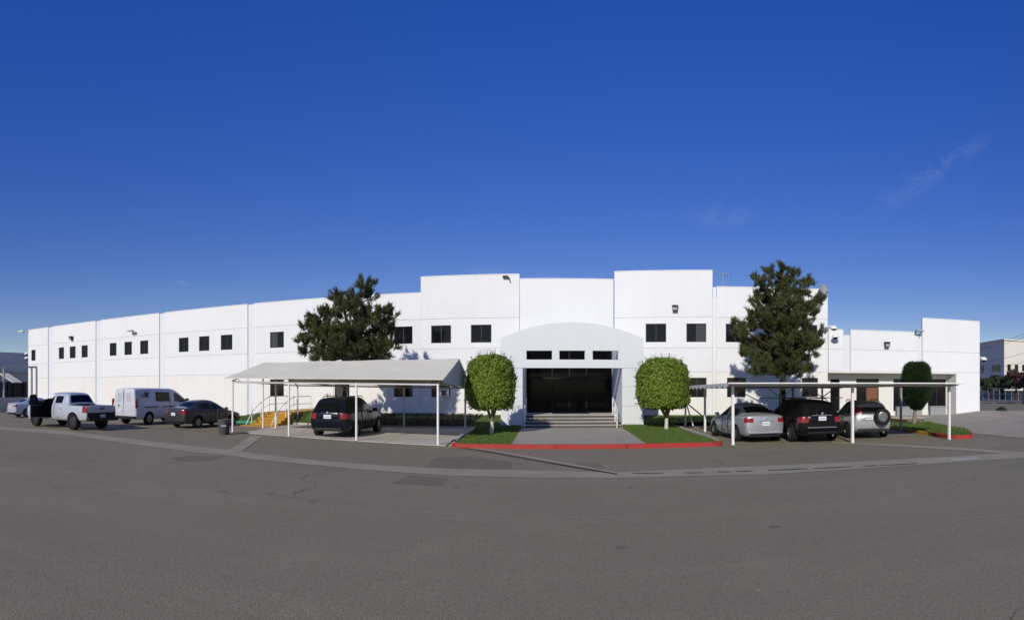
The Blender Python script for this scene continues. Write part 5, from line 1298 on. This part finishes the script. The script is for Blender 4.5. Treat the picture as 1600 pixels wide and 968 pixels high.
# small silver SUV with its spare wheel on the tailgate
t, h, f, zt = suv('parked_car', 'small silver sport utility vehicle with spare wheel on its tailgate', (13.05, 21.15), 15, 'paint_pale_silver', 4.25, 0.88, 1.55, 0.33, 5, lower='grey_paint', tall_lamps=True, slope=0.16, glass='car_glass_tint', rails=True)
plate(t, -h - .03, .80, .32, .16, .18)
sp, sr = wheel_meshes(.34, .2, 5)
o = put('spare_wheel', sp, t, False); o.location = (-h - .13, -.36, .93); o.rotation_euler = (0, 0, R(-90)); put('rim', sr, o, False)
# graphite sedan
t = sedan('parked_car', 'dark grey sedan parked between the white van and the fabric carport', (-17.85, 24.95), 10, 'paint_graphite', 1.45, 0.875, chrome=False)

# ---- white cargo van
def van():
    W, H = 1.0, 2.08
    st = [S_(2.80, W - .16, .35, .70, .90, .96, W - .24, crown=.02), S_(2.62, W - .06, .32, .74, 1.02, 1.08, W - .2, crown=.02), S_(2.3, W, .3, .78, 1.10, 1.19, W - .18, crown=.03), S_(2.0, W, .3, .78, 1.14, 1.27, W - .19, crown=.03),
          S_(1.02, W, .3, .78, 1.18, 2.0, W - .24), S_(0.50, W, .3, .78, 1.18, 2.09, W - .19), S_(.47, W, .3, .78, 1.18, 2.10, W - .18), S_(-1.35, W, .3, .78, 1.18, 2.12, W - .17), S_(-1.42, W, .3, .78, 1.18, 2.12, W - .17), S_(-1.9, W, .3, .78, 1.18, 2.12, W - .17),
          S_(-2.66, W - .0, .32, .78, 1.18, 2.11, W - .18), S_(-2.80, W - .05, .38, .78, 1.17, 2.06, W - .22, dx=[.03, 0, 0, 0, .01, .05, .06])]
    def regs(kd, i, a):
        if kd in 'LR':
            o = 0 if kd == 'L' else 3
            if a == 4 and i in (3, 4): return 3 + o
            if a == 4 and i == 6: return 4 + o if kd == 'R' else 0
            if a in (1, 2, 3) and i == 4: return 16 + (0 if kd == 'L' else 2)
            if a in (1, 2, 3) and i == 6 and kd == 'R': return 19
            if a == 2 and i == 0: return 11 if kd == 'L' else 12
        if kd == 'T' and i == 3: return 1
        if kd == 'E1':
            if i == 4 and a in (1,): return 2
            if i == 4 and a == 3: return 2
            if i == 0: return 13
        if kd == 'E0':
            if i == 2 and a in (0, 4): return 11 if a == 0 else 12
            if i in (0, 1): return 14
        return 0
    mm = {'body': 'paint_van', 'windscreen': 'car_glass_tint', 'rear_window': mat('van_rear_glass', (0.45, 0.46, 0.47), 0.1, 0.5), 'side_window': 'car_glass', 'tail_light': 'tail_red', 'headlight': 'lamp_clear', 'wheel_arch': 'trim_black', 'rear_bumper': 'trim_black', 'front_bumper': 'trim_black'}
    t = vehicle('parked_van', 'white cargo van parked nose to the wall behind the pickup', 'van', (-21.9, 25.65), 2, st, regs, mm, (1.72, -1.72), W, 0.36, 0.23, 8, bulge=(.10, .02))
    mirror(t, 1.55, W - .03, 1.22, 'trim_black', (.12, .24, .26)); plate(t, -2.83, .72, .32, .16, .3)
    m = MB(); m.bevel_box(-2.93, -2.74, -.95, .95, .40, .52, .03); lpart(t, 'bumper_bar', m, 'trim_black')
    m = MB(); m.box(-2.826, -2.80, -.008, .008, .6, 2.0); lpart(t, 'door_gap', m, 'trim_black')
    m = MB(); m.box(-2.1, -1.0, -W - .012, -W + .02, 1.0, 1.045); m.box(-.5, .5, -W - .012, -W + .02, 1.0, 1.045); lpart(t, 'side_moulding', m, 'trim_black')
    # dark emblem on the side: a disc with a bent body below it
    m = MB(); Mx = Matrix.Translation((-2.05, -W + .062, 1.78)) @ Matrix.Rotation(R(90), 4, 'X'); m.lathe([(0.11, 0.0), (0.11, .045), (0, .045)], 18, Mx); Mx = Matrix.Translation((-1.82, -W + .062, 1.80)) @ Matrix.Rotation(R(90), 4, 'X'); m.lathe([(0.09, 0.0), (0.09, .045), (0, .045)], 18, Mx)
    m.box(-2.12, -1.80, -W + .0, -W + .06, 1.58, 1.72); lpart(t, 'emblem', m, 'bin_grey')
    for sg in (1, -1): m = MB(); m.bevel_box(-2.80, -2.66, sg * .955 - .05, sg * .955 + .05, .98, 1.50, .03); lpart(t, 'tail_light', m, 'tail_red', 40)
    m = MB(); m.box(-2.835, -2.815, .35, .42, 1.05, 1.18); lpart(t, 'door_handle', m, 'trim_black')
van()
# ---- pickup with its driver door standing open
def pickup():
    W = 0.93
    st = [S_(2.62, W - .14, .42, .76, .95, 1.02, W - .22, crown=.02), S_(2.42, W - .04, .40, .80, 1.05, 1.10, W - .17, crown=.03), S_(1.9, W, .40, .82, 1.10, 1.16, W - .16, crown=.03), S_(1.42, W, .40, .84, 1.12, 1.22, W - .18, crown=.03),
          S_(.72, W, .40, .84, 1.16, 1.74, W - .28), S_(.20, W, .40, .84, 1.17, 1.80, W - .25), S_(.08, W, .40, .84, 1.17, 1.80, W - .25), S_(-.72, W, .40, .84, 1.17, 1.79, W - .25), S_(-.95, W, .40, .84, 1.17, 1.74, W - .27),
          S_(-1.14, W, .40, .84, 1.15, 1.20, W - .14), S_(-1.24, W, .40, .84, 1.15, 1.185, W - .12), S_(-2.5, W, .42, .84, 1.15, 1.185, W - .12), S_(-2.63, W - .02, .46, .84, 1.13, 1.17, W - .13)]
    def regs(kd, i, a):
        if kd in 'LR':
            o = 0 if kd == 'L' else 3
            if a == 4 and i in (3, 4): return 3 + o
            if a == 4 and i == 6: return 4 + o
            if a in (1, 2, 3) and i == 4: return 16 + (0 if kd == 'L' else 2)
            if a in (1, 2, 3) and i == 6: return 17 + (0 if kd == 'L' else 2)
            if a in (2, 3) and i == 11: return 9 if kd == 'L' else 10
            if a == 2 and i == 0: return 11 if kd == 'L' else 12
            if a == 0: return 21
        if kd == 'T' and i == 3: return 1
        if kd == 'T' and i == 8: return 2
        if kd == 'E1':
            if i in (2, 3) : return 20
            if i in (0, 1): return 13
        if kd == 'E0':
            if i == 2 and a in (0, 4): return 11 if a == 0 else 12
            if i in (0, 1): return 14
        return 0
    mm = {'body': 'paint_white', 'windscreen': 'car_glass_tint', 'rear_window': 'car_glass', 'side_window': 'car_glass', 'tail_light': 'tail_red', 'headlight': 'lamp_clear', 'wheel_arch': 'trim_black', 'rear_bumper': 'trim_black', 'front_bumper': 'trim_black', 'sill': 'paint_white', 'tailgate': 'paint_white'}
    # the open bed and the open driver doorway are cut out of the body
    cut = [(-2.52, -1.2, -W + .17, W - .17, .72, 1.6), (.14, 1.12, .2, 1.3, .50, 1.68)]
    t = vehicle('parked_pickup', 'white crew-cab pickup truck with its driver door standing open', 'pickup', (-22.75, 19.35), -86, st, regs, mm, (1.62, -1.58), W, 0.40, 0.26, 6, cut=cut, dark_rim=True, bulge=(.08, .015))
    t.scale = (1.07, 1.07, 1.05)
    mirror(t, 1.02, W - .04, 1.14, 'trim_black', (.12, .24, .2)); plate(t, -2.70, .60); handles(t, (-.6,), W - .012, .98, 'trim_black')
    m = MB(); m.bevel_box(-2.80, -2.58, -.90, .90, .46, .62, .03); lpart(t, 'bumper_bar', m, 'trim_black')
    m = MB(); m.box(-2.665, -2.64, -.14, .14, 1.0, 1.06); lpart(t, 'tailgate_handle', m, 'trim_black')
    # seat seen through the doorway
    m = MB(); m.bevel_box(.2, .75, .22, .72, .66, .86, .05); m.bevel_box(.16, .32, .24, .70, .86, 1.42, .05); lpart(t, 'seat', m, 'trim_black')
    # the open door, hinged at its front edge and swung towards the street
    a = R(68); hx, hy = 1.12, W - .02
    Md = Matrix.Translation((hx, hy, 0)) @ Matrix.Rotation(-a, 4, 'Z')
    m = MB(); P = [(0, .48), (-1.0, .48), (-1.0, 1.14), (-.95, 1.66), (-.55, 1.70), (-.08, 1.16), (0, 1.12)]
    inn = [(-.08, 1.18), (-.55, 1.64), (-.88, 1.60), (-.93, 1.18)]
    low = [(0, .48), (0, 1.14), (-1.0, 1.14), (-1.0, .48)]
    m.add([Md @ Vector((x, y, z)) for y in (-.05, .04) for x, z in low], [(0, 1, 2, 3), (7, 6, 5, 4), (0, 4, 5, 1), (1, 5, 6, 2), (2, 6, 7, 3), (3, 7, 4, 0)], 0)
    dd = lpart(t, 'door', m, ['paint_white'])
    m = MB(); m.add([Md @ Vector((x, y, z)) for y in (-.075, -.052) for x, z in ((-.03, .52), (-.03, 1.12), (-.97, 1.12), (-.97, .52))], [(0, 1, 2, 3), (7, 6, 5, 4), (0, 4, 5, 1), (1, 5, 6, 2), (2, 6, 7, 3), (3, 7, 4, 0)]); m.build('door_trim', 'trim_black', dd, None, False)
    m = MB(); m.path([Md @ Vector((x, 0, z)) for x, z in ((-.02, 1.14), (-.50, 1.67), (-.92, 1.63), (-.98, 1.14))], .03, 6); m.build('window_frame', 'trim_black', dd, None, False)
    m = MB(); m.add([Md @ Vector((x, y, z)) for y in (-.008, .008) for x, z in ((-.06, 1.14), (-.50, 1.65), (-.91, 1.61), (-.96, 1.14))], [(0, 1, 2, 3), (7, 6, 5, 4)]); m.build('pane', 'car_glass_tint', dd, None, False)
pickup()
# car partly hidden behind the pickup at the far left
t = sedan('parked_car', 'pale sedan half hidden behind the open pickup door at the far left', (-32.6, 24.9), 12, 'paint_white', 1.40, 0.86)
